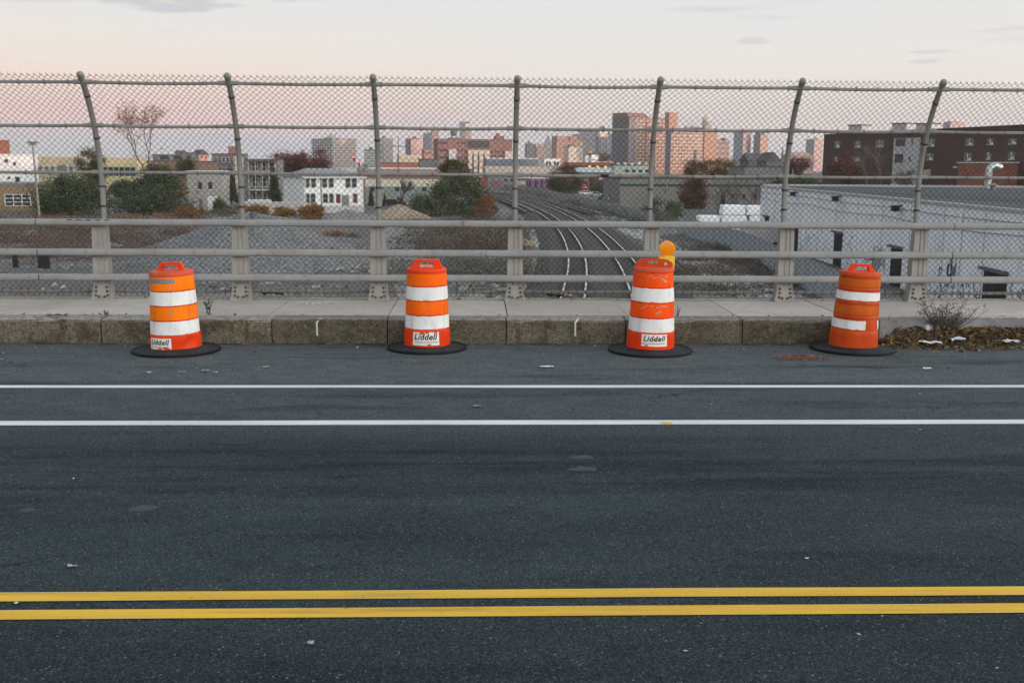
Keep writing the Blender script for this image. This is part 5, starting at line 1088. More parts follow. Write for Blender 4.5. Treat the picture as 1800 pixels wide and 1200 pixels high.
b = bldg('roof_hut', 'small dark flat hut between the bare tree and the orange gable', 324, 326, 341, 270, 425, R(5), GREYD, depth=6); wins(b, 'F', 1, 2, .6, .7, z=(b.h-1.6, b.h))
b = bldg('brown_apartments', 'dark brown apartment house with a higher end block left of a fence pole', 368, 372, 428, 272, 340, R(6), GREYD, depth=14); part(b, 'end_block', b.w*.52, b.w*.8, 1, 9, b.h+.4, b.h+2.6, BRKP); part(b, 'end_block', b.w*.72, b.w, -.2, 4, 0, b.h-.5, CREAM); wins(b, 'F', 2, 7, 1, 1.2, z=(b.h-6, b.h), frame=CREAM, fw=.1)
b = bldg('concrete_house', 'weathered pale block house with a white garage door behind bare shrubs', 325, 328, 389, 303, 212, R(3), wallm('weathered_pale', (.36, .34, .315), (.28, .265, .25)), depth=12, rmat=WHITE, para=.3, cat='house')
for (pa, pb) in ((347, 354), (365, 372)):
    x0 = (pa-328)/61*b.w; x1 = (pb-328)/61*b.w; f = part(b, 'window', x0, x1, -.05, 0, at(pa, 333, 212).z-G, at(pa, 320, 212).z-G, GLASS); m = MB(); m.box(x0-.12, x1+.12, -.12, 0, at(pa, 333, 212).z-G-.15, at(pa, 333, 212).z-G); m.build('sill', WHITE, f)
part(b, 'garage_door', b.w*.57, b.w*.85, -.08, 0, 0, at(370, 345, 212).z-G, WHITE); part(b, 'side_door', b.w*.33, b.w*.42, -.08, 0, 0, 2.2, GREYD)
b = bldg('porch_house', 'grey three-storey house with stacked wooden porches left of the white house', 428, 431, 488, 282, 226, R(4), GREY, depth=11, rmat=ROOFD, para=.3, cat='house')
for fl in range(3):
    zf = .4+fl*b.h/3.1; part(b, 'porch_floor', b.w*.12, b.w*.98, -2.0, 0, zf, zf+.22, WPANEL); part(b, 'porch_rail', b.w*.12, b.w*.98, -2.05, -1.98, zf+.8, zf+.9, WPANEL)
    for k in range(5): part(b, 'porch_post', b.w*(.12+.21*k), b.w*(.12+.21*k)+.14, -2.0, -1.86, zf+.22, zf+b.h/3.1, CREAM)
    wins(b, 'F', 1, 3, 1.0, 1.7, x=(.15, .95), z=(zf+.4, zf+3), frame=WPANEL, seed=fl)
part(b, 'porch_roof', b.w*.1, b.w, -2.2, 0, b.h-.25, b.h-.004, ROOFD)
# ---- the white house
b = bldg('white_house', 'white two-storey house with paired windows, a red door and a grey hipped roof', 497, 534, 638, 311, 200, R(34), WHT, roof='hip', para=1.55, rmat=M('grey_shingle', (.26, .275, .29), (.21, .22, .235), 1.5, .85), cat='house')
REDD = wallm('red_door', (.14, .025, .035), (.11, .02, .03))
def hw(pa, pb, ya, yb, mat=GLASS, frame=True, name='window'):
    kx = ray((pa+pb)/2, 330)[0]; c_, s_ = math.cos(b.rho), math.sin(b.rho)
    u = [((ray(p, 330)[0])*b.Y-b.C.x)/(c_-ray(p, 330)[0]*s_) for p in (pa, pb)]; Yw = b.Y+s_*sum(u)/2; z0 = at((pa+pb)/2, yb, Yw).z-G; z1 = at((pa+pb)/2, ya, Yw).z-G
    f = part(b, name, u[0], u[1], -.05, 0, z0, z1, mat)
    if frame:
        m = MB(); w_ = .10; m.box(u[0]-w_, u[0], -.12, 0, z0-w_, z1+w_); m.box(u[1], u[1]+w_, -.12, 0, z0-w_, z1+w_); m.box(u[0], u[1], -.12, 0, z1, z1+w_); m.box(u[0], u[1], -.12, 0, z0-w_, z0); m.box(u[0], u[1], -.09, -.051, (z0+z1)/2-.05, (z0+z1)/2+.05); m.build('frame', M('grey_trim', (.30, .29, .29), None), f)
    return f
for (pa, pb) in ((536.5, 543.5), (547.5, 554.5), (567, 574), (578.5, 585.5), (608, 615), (619, 626)): hw(pa, pb, 314.5, 329)
for (pa, pb) in ((536.5, 543), (546, 553), (567.5, 575), (579, 585)): hw(pa, pb, 341, 356)
hw(620.5, 627, 341, 356, REDD); hw(590.5, 598, 341, 357, REDD, False, 'door'); hw(600, 613, 343, 362, GREY, False, 'porch_panel'); hw(621, 626, 366, 370)
part(b, 'eave', -.5, b.w+.5, -.5, -.1, b.h-.25, b.h-.02, WHITE); part(b, 'downpipe', b.w*.27, b.w*.285, -.12, 0, 0, b.h-.3, GREY); part(b, 'foundation', -.06, b.w+.06, -.1, 0, 0, 1.3, WPANEL)
for k in range(2): part(b, 'bay_trim', b.w*(.012+.96*k), b.w*(.03+.96*k), -.07, 0, 1.3, b.h-.3, WHITE)
# ---- low walls, sheds
b = bldg('low_wall', 'low white wall with a corrugated lid below the porch house', 428, 430, 532, 356, 196, R(3), WPANEL, depth=.5, cat='wall', para=.12, rmat=WHITE)
for k in range(9): part(b, 'corrugation', b.w*.05+k*.45, b.w*.05+k*.45+.25, .0, 2.5, b.h+.12, b.h+.5, WHITE)
b = bldg('white_shed', 'small white shed with a grey lean roof behind the second pole', 190, 193, 216, 357, 196, R(4), WHT, depth=3, roof='gable', para=.8, rmat=GREY, cat='shed'); part(b, 'door', b.w*.3, b.w*.65, -.05, 0, 0, 1.7, WPANEL)
b = bldg('board_fence', 'rust red board fence below the round evergreens', 266, 268, 322, 375, 184, R(2), BROWNW, depth=.12, roof=None, cat='fence')
for k in range(18): part(b, 'board', b.w*k/18+.02, b.w*(k+1)/18-.02, -.06, 0, .05, b.h+.06*(k % 3), wallm('rust_board', (.22, .09, .06), (.17, .07, .05)))
b = bldg('board_fence', 'brown board fence below the white shed', 192, 194, 246, 376, 188, R(2), BROWNW, depth=.12, roof=None, cat='fence')
for k in range(16): part(b, 'board', b.w*k/16+.02, b.w*(k+1)/16-.02, -.06, 0, .05, b.h+.06*(k % 2), BROWNW)
# ---- long cream and grey warehouse in the centre-left
b = bldg('cream_warehouse', 'long warehouse, cream above and grey-green below, behind small conifers', 640, 642, 800, 314, 246, R(3), wallm('grey_green_wall', (.24, .275, .26), (.20, .23, .215)), depth=22, rmat=GREY, para=.3)
part(b, 'cream_band', -.02, b.w+.02, -.1, 0, b.h-1.75, b.h-.1, wallm('cream_paint', (.58, .55, .44), (.5, .48, .39))); part(b, 'roof_edge', -.2, b.w*.9, 1, 12, b.h+.3, b.h+1.0, wallm('russet', (.24, .11, .08), (.2, .09, .07)))
for u in (.055, .33, .63): part(b, 'window', b.w*u, b.w*u+.95, -.08, 0, b.h-2.75, b.h-1.85, GLASS)

# ------------------------------------------------------------------ trees and shrubs
EG = 'trees and shrubs beyond the railing'
tree('evergreen_tree', 'dark rounded evergreen between the leaning pole and the second fence pole', 128, 312, 388, 140, 190, 'ever', 5200, size=.5)
tree('evergreen_tree', 'dark rounded evergreen right of the white shed', 277, 302, 386, 128, 194, 'ever', 5200, size=.5)
tree('evergreen_tree', 'smaller green tree between the two dark evergreens', 218, 315, 350, 50, 205, 'green', 1500, size=.45)
tree('olive_tree', 'brownish olive tree rising between the two yellow houses', 160, 262, 318, 55, 240, 'olive', 2200, size=.4)
bare('bare_tree', 'fine grey bare tree above the olive tree', 160, 250, 300, 252, 5, .7, r=.12)
tree('olive_tree', 'loose yellow-green tree in front of the brown hall', 328, 280, 312, 34, 250, 'olive', 1100, size=.4)
tree('olive_tree', 'low olive shrub tree under the tall bare tree', 275, 288, 310, 44, 240, 'olive', 1100, size=.4)
bare('tall_tree', 'tall tree with bare forking limbs and sparse rust leaves above the left roofs', 261, 180, 372, 222, 6, .62, r=.26, leaf='rust', nl=1700, first=.34)
bare('bare_tree', 'thin grey bare tree at the left end behind the white house', 48, 268, 345, 240, 6, .7, r=.15)
bare('bare_tree', 'wispy bare tree beside the tall forking tree', 238, 258, 330, 262, 6, .7, r=.13)
tree('maple_tree', 'dark red maple left of the tallest maple crown', 492, 263, 318, 62, 300, 'red', 2600, mix='olive', size=.5)
tree('maple_tree', 'small red maple between two larger red crowns', 521, 269, 312, 40, 305, 'red', 1500, mix='olive', size=.5)
tree('maple_tree', 'largest dark red maple above the white house roof', 549, 257, 312, 66, 302, 'red', 3000, mix='darkred', size=.5)
tree('conifer_tree', 'dark conifer between the pale block house and the third pole', 404, 298, 356, 34, 222, 'ever', 1900, 'cone', size=.4)
tree('conifer_tree', 'dark conifer between porch house and white house', 481, 300, 358, 30, 216, 'ever', 1500, 'cone', size=.4)
tree('conifer_shrub', 'small pointed conifer against the grey warehouse wall', 652, 334, 361, 12, 238, 'ever', 700, 'cone', size=.3, cat='shrub'); tree('conifer_shrub', 'shorter pointed conifer right of the fence pole', 676, 343, 361, 10, 238, 'ever', 500, 'cone', size=.3, cat='shrub')
bare('bare_tree', 'bare multi-stemmed tree before the grey-green wall', 705, 312, 362, 225, 6, .55, r=.12, first=.2, kids=(2, 4)); tree('ivy_shrub', 'dark ivy clump at the foot of the bare tree', 704, 345, 368, 18, 222, 'darkred', 500, size=.3, cat='shrub')
tree('green_tree', 'large spreading green tree at the near side of the bend', 800, 300, 392, 96, 196, 'green', 5200, size=.45); tree('green_tree', 'yellow-green top of a tree behind the large green one', 800, 280, 318, 62, 215, 'olive', 1900, size=.42)
tree('green_tree', 'low green bush left of the large green tree', 752, 340, 388, 60, 190, 'green', 1900, size=.4, cat='shrub'); bare('bare_tree', 'slim bare tree right of the large green tree', 843, 312, 375, 205, 5, .5, r=.10)
tree('orange_bush', 'round orange bush at the inside of the railway bend', 856, 346, 384, 42, 182, 'rust', 1700, size=.35, cat='shrub'); tree('orange_bush', 'greenish bush between the green tree and the orange bush', 830, 362, 388, 36, 184, 'green', 900, size=.35, cat='shrub')
tree('olive_tree', 'dark olive tree just left of the red sign', 992, 300, 340, 58, 352, 'olive', 2600, size=.55); tree('olive_tree', 'brown-topped tree behind the dark olive one', 996, 290, 312, 40, 372, 'darkred', 900, mix='olive', size=.5)
tree('green_hedge', 'green hedge clump behind the parked cars', 1062, 320, 346, 58, 338, 'green', 1500, size=.5, cat='hedge')
tree('brown_tree', 'wide orange-brown autumn tree below the orange end wall', 1262, 279, 312, 62, 400, 'orange', 2200, mix='olive', size=.6); tree('brown_tree', 'duller brown tree left of the wide orange-brown tree', 1222, 284, 314, 46, 390, 'darkred', 1500, mix='olive', size=.55)
tree('red_tree', 'dark red tree in front of the taupe warehouse', 1217, 312, 384, 58, 232, 'darkred', 3000, size=.42); tree('green_bush', 'green bush left of the dark red tree', 1165, 352, 394, 66, 190, 'green', 2200, size=.38, cat='shrub')
tree('red_tree', 'reddish tree right of the thin spire', 1402, 276, 318, 48, 300, 'darkred', 1700, size=.45); tree('red_tree', 'red and green tree against the dark brick wall', 1490, 274, 330, 72, 228, 'red', 2600, mix='olive', size=.42)
bare('bare_tree', 'grey bare tree in front of the dark brick building', 1548, 240, 330, 205, 6, .6, r=.14, mat=M('grey_bark', (.14, .12, .11), (.19, .17, .155), 3, .9), kids=(2, 4)); bare('bare_tree', 'smaller grey bare tree right of the red and green tree', 1524, 262, 330, 208, 6, .55, r=.1, mat=M('grey_bark', 0), kids=(2, 4))
tree('grey_bush', 'grey-green bush below the concrete stair bay', 1590, 298, 334, 36, 200, 'grey', 900, size=.35, cat='shrub'); tree('green_hedge', 'long dark hedge behind the white warehouse roof', 1400, 308, 334, 90, 190, 'ever', 1700, size=.4, cat='hedge')
for i, (px, y0, y1, lb) in enumerate(((1290, 305, 388, 'tangled bare tree left of the warehouse corner'), (1325, 308, 392, 'tangled bare tree touching the warehouse corner'), (1262, 312, 385, 'tangled bare tree beside the dark red tree'))):
    bare('bare_tree', lb, px, y0, y1, 205-6*i, 6, .75, r=.12, first=.25, kids=(2, 4))
tree('olive_bush', 'pale olive bush beside the garage door', 388, 348, 380, 34, 200, 'olive', 900, size=.35, cat='shrub')
for i, (px, w_, y0, lb) in enumerate(((452, 44, 360, 'orange scrub bush at the foot of the third pole'), (497, 44, 364, 'low orange scrub bush in the middle of the row'), (545, 46, 358, 'tallest orange scrub bush before the white house'))): tree('orange_bush', lb, px, y0, 386, w_, 180-i, 'orange', 1500, size=.35, cat='shrub')
tree('rust_bush', 'rusty bush right of the rust red fence', 335, 360, 386, 42, 182, 'rust', 900, size=.35, cat='shrub'); tree('rust_bush', 'small rusty bush at the foot of the leaning pole', 68, 376, 392, 30, 180, 'rust', 600, size=.3, cat='shrub')
tree('rust_bush', 'rust red bush on the gravel between the third and fourth posts', 590, 405, 436, 58, 138, 'rust', 1500, size=.26, cat='shrub', trunk=False); tree('mauve_bush', 'mauve dry bush right of the rust red bush', 618, 412, 438, 34, 136, 'mauve', 800, size=.26, cat='shrub', trunk=False)
# dry growth
def pts(L, jit=2.5, per=6, seed=1, rr=(1.2, 2.6), hh=(.6, 1.2), z=G):
    rn = random.Random(seed); out = []
    for (px, py) in L:
        c = gp(px, py, z)
        for k in range(per): out.append((c.x+rn.uniform(-jit, jit)*2, c.y+rn.uniform(-jit, jit)*2.5, z, rn.uniform(*rr), rn.uniform(*hh)))
    return out
brush('dry_brush', 'rust brown dry growth across the yard at the left', pts([(x, y) for x in range(0, 300, 30) for y in (398, 410, 424)], 3, 3, 1), 'mauve', 34, 1.6, .34, 11)
brush('dry_brush', 'tan dry growth at the foot of the left evergreens', pts([(x, 394) for x in range(0, 330, 22)], 3, 4, 2), 'rust', 22, 1.2, .32, 12)
brush('dry_brush', 'dark brown dry growth round the left edge of the gravel heap', pts([(x, y) for x in (20, 60, 100, 150, 190, 230) for y in (432, 445)], 2.5, 3, 3), 'brown', 36, 1.3, .28, 13)
brush('dry_brush', 'grey-brown thicket between the service road and the tracks', pts([(x, y) for x in (765, 790, 815, 840, 865, 885) for y in (400, 412, 426, 440)], 2.2, 4, 4, hh=(.8, 1.7)), 'brown', 40, 1.9, .3, 14)
brush('dry_brush', 'mauve thicket beside the tracks', pts([(x, y) for x in (835, 860, 880) for y in (425, 436)], 2.0, 4, 5), 'mauve', 36, 1.7, .28, 15)
brush('dry_brush', 'dark low thicket near the bridge left of the tracks', pts([(x, y) for x in (760, 800, 840, 880, 925) for y in (462, 480, 497)], 1.8, 4, 6), 'grey', 44, 1.5, .24, 16)
brush('dry_brush', 'dark green weeds near the bridge left of the tracks', pts([(x, y) for x in (840, 880, 930, 950) for y in (475, 490)], 1.5, 3, 7), 'green', 30, 1.1, .22, 17)
brush('dry_brush', 'brown weeds on the slope below the slatted fence', pts([(x, y) for x in (1200, 1235, 1270, 1310, 1350) for y in (440, 462, 485, 508)], 1.8, 3, 8, z=G), 'brown', 40, 1.0, .25, 18)
brush('dry_brush', 'mauve weeds on the slope below the slatted fence', pts([(x, y) for x in (1210, 1260, 1310) for y in (455, 475)], 1.5, 3, 9), 'mauve', 34, .9, .22, 19)
brush('dry_brush', 'grey weeds along the fence on the outer side of the curve', pts([(x, y) for x, y in ((905, 340), (930, 344), (960, 350), (985, 356), (1010, 362), (1040, 370), (1070, 376), (1100, 383), (1130, 391))], 4, 4, 10, rr=(1.5, 3)), 'grey', 22, 1.8, .45, 20)
brush('dry_brush', 'olive weeds along the fence on the outer side of the curve', pts([(x, y) for x, y in ((1020, 364), (1090, 380), (1125, 389), (1140, 396))], 3, 4, 12, rr=(1.2, 2.4)), 'green', 22, 1.8, .4, 22)
brush('dry_brush', 'brown growth in the yard beyond the low wall', pts([(x, 378) for x in range(330, 440, 18)], 3, 4, 13), 'brown', 24, 1.3, .35, 23)
brush('dry_brush', 'tall tan scrub in front of the left evergreens', pts([(x, y) for x in range(5, 330, 28) for y in (400, 416)], 3, 3, 21, hh=(1.0, 2.2)), 'brown', 26, 1.7, .3, 41)
brush('dry_brush', 'rust scrub patches between the brush and the gravel heap', pts([(x, y) for x in (20, 70, 120, 170, 215, 250) for y in (440, 458)], 2.2, 2, 22, hh=(.8, 1.6)), 'mauve', 34, 1.4, .26, 42)
brush('dry_brush', 'low weeds scattered over the gravel near the service road', pts([(x, y) for x in (540, 580, 620, 650, 700, 735) for y in (418, 445, 470, 495)], 2.0, 1, 23, rr=(.5, 1.4), hh=(.4, 1.0)), 'brown', 40, 1.0, .24, 43)
brush('dry_brush', 'olive weeds scattered over the yard and by the tracks', pts([(x, y) for x in (330, 480, 560, 640, 760, 820, 900, 940) for y in (455, 485, 505)], 2.0, 1, 24, rr=(.5, 1.3), hh=(.4, 1.0)), 'green', 36, 1.0, .22, 44)
brush('dry_brush', 'pale dry scrub along the outer edge of the rail bed', pts([(x, y) for x, y in ((1130, 440), (1150, 460), (1175, 480), (1200, 500), (1105, 415), (1165, 430), (1185, 415), (1160, 405))], 2.0, 2, 25, rr=(.6, 1.6), hh=(.5, 1.2)), 'grey', 36, 1.2, .26, 45)
# weeds and twigs right behind the mesh
def stems(name, label, spots, seed, mat, hmin, hmax, z, r=.004, lean=.5, leafk=None, nleaf=0):
    rn = random.Random(seed); m = MB(); T = []
    for (x, y) in spots:
        for k in range(rn.randint(3, 6)):
            h = rn.uniform(hmin, hmax); a = rn.uniform(0, 2*PI); l = rn.uniform(.1, lean)*h; p0 = Vector((x, y, z-.05)); p2 = p0+Vector((math.cos(a)*l, math.sin(a)*l*.5, h)); p1 = (p0+p2)/2+Vector((0, 0, h*.08))
            m.tube([p0, p1, p2], [r, r*.8, r*.4], 3, False)
            for j in range(rn.randint(2, 5)):
                t = rn.uniform(.35, .95); q0 = p0.lerp(p2, t); q1 = q0+Vector((rn.uniform(-.25, .25), rn.uniform(-.1, .1), rn.uniform(.02, .25)))*h; m.tube([q0, q1], [r*.6, r*.3], 3, False); T.append(q1)
    o = m.build(name, mat); tag(o, label, kind='stuff'); return T
TWIG = M('dead_stem', (.20, .165, .12), (.12, .095, .075), 4, .9)
rn = random.Random(8)
stems('dead_weeds', 'tangle of dead stems behind the mesh at the left', [(rn.uniform(-7.5, -4.2), rn.uniform(14.5, 15.6)) for _ in range(26)], 1, TWIG, .3, .75, -.35, .005, 1.2)
stems('dead_weeds', 'dead stems behind the mesh between the second and fourth posts', [(rn.uniform(-2.9, -1.0), rn.uniform(14.6, 15.8)) for _ in range(22)], 2, TWIG, .4, .85, -.45, .005, 1.0)
stems('dead_weeds', 'dead stems behind the mesh at the right', [(rn.uniform(4.6, 9), rn.uniform(14.6, 15.6)) for _ in range(16)], 3, TWIG, .25, .5, -.5, .004, .9)
brush('dead_weeds', 'brown leaves caught behind the mesh at the left', [(rn.uniform(-7.5, -.5), rn.uniform(14.5, 15.5), -.25, .45, .7) for _ in range(34)], 'brown', 240, .45, .07, 31); brush('dead_weeds', 'rust leaves caught behind the mesh at the left', [(rn.uniform(-7.2, -.8), rn.uniform(14.5, 15.3), -.25, .35, .7) for _ in range(16)], 'rust', 160, .4, .07, 32)

# ------------------------------------------------------------------ fences, poles, bales, cars
SLAT = M('grey_slat', (.34, .37, .39), (.25, .275, .29), .8, .8, stretch=(3, 3, .4)); SLATP = M('pale_slat', (.27, .275, .28), (.20, .205, .21), .8, .8)
def slat_fence(label, P, h, mat, step=3.0):
    P = [Vector(p) for p in P]; t = thing('slatted_fence', label, 'fence', (P[0].x, P[0].y, G)); L = [0]
    for a, b_ in zip(P[:-1], P[1:]): L.append(L[-1]+(b_-a).length)
    n = max(2, int(L[-1]/step)); Q = []
    for i in range(n+1):
        s = L[-1]*i/n; k = max(j for j in range(len(L)) if L[j] <= s+1e-6); k = min(k, len(P)-2); Q.append(P[k].lerp(P[k+1], (s-L[k])/(L[k+1]-L[k]))-P[0])
    pm = MB().tube([(0, 0, 0), (0, 0, h+.12)], .05, 6).mesh('post', PIPEM)
    for i in range(n):
        a, b_ = Q[i], Q[i+1]; d = b_-a; ang = math.atan2(d.y, d.x); l = d.length; link('post', pm, t, (a.x, a.y, 0)); m = MB(); k = max(8, int(l/.22))
        for j in range(k): m.box(l*j/k+.015, l*(j+.86)/k, -.015, .015, .05, h)
        o = m.build('slat_panel', mat, t, False, (a.x, a.y, 0), ang); o['kind'] = 'stuff'; m = MB(); m.tube([(0, -.03, h+.03), (l, -.03, h+.03)], .03, 5); m.build('top_rail', SLATP, t, False, (a.x, a.y, 0), ang)
zt = G+2.4
slat_fence('grey slatted chain fence running diagonally below the white warehouse', [gp(x, y, zt) for x, y in ((1192, 380), (1262, 395), (1320, 411), (1370, 433), (1440, 460), (1566, 515), (1640, 548))], 2.3, SLAT)
slat_fence('pale wire fence following the outer side of the railway curve', [gp(x, y, G+2.0) for x, y in ((858, 322), (905, 325), (950, 331), (1000, 341), (1040, 349), (1090, 360), (1140, 372), (1150, 376))], 1.9, SLATP, 4.0)
WRAP = M('white_wrap', (.78, .79, .80), (.70, .71, .72), 1.2, .45, .3, 4)
def bale(label, pxa, pxb, pya, pyb, Y, base):
    a, b_ = at(pxa, pya, Y), at(pxb, pyb, Y); t = tag(None or MB().taper((0, b_.x-a.x, 0, 2.4, .0), (.12, b_.x-a.x-.12, .12, 2.3, a.z-b_.z)).build('wrapped_bale', WRAP, None, False, (a.x, Y, base)), label, 'bale', 'white wrapped bales'); 
    bv = t.modifiers.new('soft', 'BEVEL'); bv.width = .22; bv.segments = 3; return t
h1 = at(1290, 379, 148).z-at(1290, 404, 148).z; YB = 150; zb = G
gy = gp(1290, 405, G).y; 
for lb, a, b_, c_, d_ in (('lower white wrapped bale in the middle of the stack', 1268, 1314, 379, 405), ('lower white wrapped bale against the warehouse corner', 1317, 1346, 379, 405), ('single low white wrapped bale at the open end of the stack', 1228, 1266, 379, 405)): bale(lb, a, b_, c_, d_, gy, G)
zt_ = at(1290, 379, gy).z
for lb, a, b_, c_, d_ in (('upper white wrapped bale on top of the middle one', 1270, 1311, 360.5, 379), ('upper white wrapped bale next to the warehouse corner', 1313, 1343, 361, 379)): bale(lb, a, b_, c_, d_, gy+.1, zt_)
c = gp(1345, 436, G); t = thing('white_trailer', 'white box trailer standing behind the slatted fence', 'trailer', (c.x, c.y, G)); MB().box(-2.4, 2.2, 0, 2.2, .5, 2.9).build('box', WPANEL, t); m = MB()
MB().box(-2.45, 2.25, -.05, 2.25, .35, .499).build('chassis', BLACK, t)
for x in (-1.2, 1.2): MB().tube([(x, -.02, .35), (x, .25, .35)], .35, 12).build('wheel', BLACK, t)
def upole(label, px0, py0, px1, py1, Y, r, mat, arm=None, cat='utility pole'):
    a, b_ = at(px0, py0, Y), at(px1, py1, Y); t = thing('utility_pole', label, cat, (b_.x, Y, G)); top = a-Vector((b_.x, Y, G)); MB().tube([(0, 0, 0), top*.5, top], [r, r*.85, r*.65], 8).build('shaft', mat, t, True)
    for (f, l) in (arm or ()):
        c = top*f; m = MB(); m.box(c.x-l/2, c.x+l/2, -.1, .1, c.z-.1, c.z+.1); o = m.build('crossarm', BARK, t)
        for k in (-.45, -.2, .2, .45): MB().tube([(c.x+l*k, 0, c.z+.1), (c.x+l*k, 0, c.z+.32)], .06, 6).build('insulator', GREYD, o)
    return t
upole('leaning pale utility pole with a small top arm at the left', 57, 250, 70, 392, 178, .2, PALEB, [(.995, 1.6), (.97, 1.0)]); upole('thin utility pole with a wide crossarm in the middle of the town', 700, 240, 700, 320, 330, .17, BARK, [(.83, 4.6)])
upole('pinkish wooden pole in front of the taupe warehouse', 1173, 304, 1171, 362, 246, .2, M('pinkish_pole', (.30, .22, .20), (.24, .18, .165), 2, .9), [(.96, 1.4)]); upole('short pale trunk-like pole among the red trees', 1394, 296, 1394, 330, 200, .14, PALEB)
upole('thin reddish pole at the end of the white house', 641, 285, 640, 372, 215, .12, M('reddish_pole', (.25, .12, .10), None), [(.93, 1.0)])
REDL = M('red_signal', (.9, .05, .04)); REDL.node_tree.nodes['Principled BSDF'].inputs['Emission Color'].default_value = (1, .10, .07, 1); REDL.node_tree.nodes['Principled BSDF'].inputs['Emission Strength'].default_value = 4.0
for (px, py, lb) in ((622, 276, 'higher lit red traffic signal beyond the white house'), (631, 284, 'lower lit red traffic signal beyond the white house')):
    a = at(px, py, 420); t = thing('traffic_signal', lb, 'traffic signal', (a.x, 420, G)); MB().tube([(0, .2, 0), (0, .2, a.z-G+1.2)], .1, 6).build('mast', GREYD, t); MB().box(-.35, .35, -.2, .2, a.z-G-1.6, a.z-G+.5).build('housing', BLACK, t); MB().tube([(0, -.2, a.z-G), (0, -.3, a.z-G)], .34, 12).build('lamp', REDL, t)
# parked cars
GLC = M('car_glass', (.02, .024, .028), None, rough=.1); TYRE = M('tyre', (.015, .015, .015), None, rough=.8)
def car(label, px, py, rz, paint):
    c = gp(px, py, G); t = thing('parked_car', label, 'car', (c.x, c.y, G), rz, 'cars parked beyond the tracks')
    m = MB(); prof = [(-2.15, .28), (2.15, .28), (2.2, .62), (2.05, .82), (1.25, .95), (.55, 1.42), (-.95, 1.46), (-1.75, 1.02), (-2.15, .95)]
    m.prism(prof, -.85, .85); o = m.build('body', paint, t); bv = o.modifiers.new('b', 'BEVEL'); bv.width = .09; bv.segments = 2
    for y0, y1 in ((-.875, -.851), (.851, .875)):
        m = MB(); m.prism([(-1.45, 1.0), (-.05, 1.0), (-.05, 1.36), (-.9, 1.38)], y0, y1); m.build('side_window', GLC, t); m = MB(); m.prism([(.03, 1.0), (1.05, 1.0), (.5, 1.34), (.03, 1.36)], y0, y1); m.build('side_window', GLC, t)
    m = MB(); m.add([(1.30, -.68, .97), (1.30, .68, .97), (.62, .6, 1.41), (.62, -.6, 1.41)], [(0, 1, 2, 3)]); m.build('windscreen', GLC, t); m = MB(); m.add([(-1.80, .68, 1.05), (-1.80, -.68, 1.05), (-1.05, -.6, 1.47), (-1.05, .6, 1.47)], [(0, 1, 2, 3)]); m.build('rear_window', GLC, t)
    for x in (-1.35, 1.35):
        for y in (-.88, .70): wm = MB().tube([(x, y, .32), (x, y+.18, .32)], .32, 14).build('wheel', TYRE, t); MB().tube([(x, y-.01 if y < 0 else y+.19, .32), (x, y+.001 if y < 0 else y+.2, .32)], .18, 10).build('rim', GREY, wm)
    for y in (-.6, .6): MB().box(2.14, 2.215, y-.15, y+.15, .62, .74).build('headlight', WHITE, t); MB().box(-2.2, -2.13, y-.15, y+.15, .75, .88).build('tail_light', REDP, t)
CW = M('white_car_paint', (.62, .63, .64), None, rough=.3); CS = M('silver_car_paint', (.36, .38, .40), None, rough=.3, metal=.4); CK = M('dark_car_paint', (.02, .022, .025), None, rough=.25)
for lb, px, py, rz, mt in (('white car parked below the red sign', 1031, 343.5, R(8), CW), ('silver car parked left of the taupe warehouse', 1062, 351, R(15), CS), ('white car parked at the corner of the taupe warehouse', 1084, 353.5, R(10), CW), ('white car half hidden behind the one at the warehouse corner', 1079, 346, R(5), CW),
                           ('white car parked by the canopy beyond the tracks', 919, 331, R(4), CW), ('black car parked before the grey-green wall', 690, 362, R(3), CK), ('silver car parked below the dark hedge clump', 1048, 346, R(6), CS)): car(lb, px, py, rz, mt)

# rubble and timber lying about the yard
RUB = M('rubble_stone', 0, island=[(.08, .078, .074), (.14, .137, .13), (.24, .236, .228)], rough=.9); rr = random.Random(40)
def rubble(label, spots, n, sz, seed):
    rr = random.Random(seed); m = MB()
    for k in range(n):
        c = gp(*rr.choice(spots), G); x, y = c.x+rr.gauss(0, 2.2), c.y+rr.gauss(0, 3.5); s_ = sz*rr.uniform(.3, 1.2); Mx = Matrix.Translation((x, y, G+.1*s_)) @ Matrix.Rotation(rr.uniform(0, 3), 4, 'Z') @ Matrix.Rotation(rr.uniform(-.5, .5), 4, 'X')
        m.box(-s_, s_*rr.uniform(.6, 1.2), -s_*.5, s_*.6, -s_*.3, s_*rr.uniform(.2, .5), Mx)
    tag(m.build('rubble', RUB), label, kind='stuff')
rubble('pale rubble among the rust brush at the left', [(10, 412), (40, 415), (60, 412), (250, 432), (262, 434), (275, 428)], 150, .55, 1); rubble('broken stone strewn near the service road', [(690, 425), (720, 435), (655, 470), (830, 500), (870, 512), (900, 516), (935, 515)], 260, .38, 2)
rubble('grey stone strewn round the foot of the gravel heap', [(250, 470), (300, 490), (420, 505), (540, 505), (600, 480), (120, 465)], 260, .28, 3); rubble('stone strewn beside the tracks', [(1150, 470), (1190, 505), (1230, 515), (1120, 425), (1085, 400)], 200, .26, 4)
for i, (pa, pb) in enumerate((((590, 475), (640, 455)), ((625, 472), (655, 450)))):
    a, b_ = gp(*pa, G+.12), gp(*pb, G+.12); tag(MB().tube([a, (a+b_)/2+Vector((0, 0, .08)), b_], .09, 6).build('timber_pole', M('pale_timber', (.36, .34, .30), (.26, .24, .21), 2, .9)), ['longer pale timber pole lying on the gravel', 'shorter pale timber pole lying on the gravel by the post'][i], 'pole')
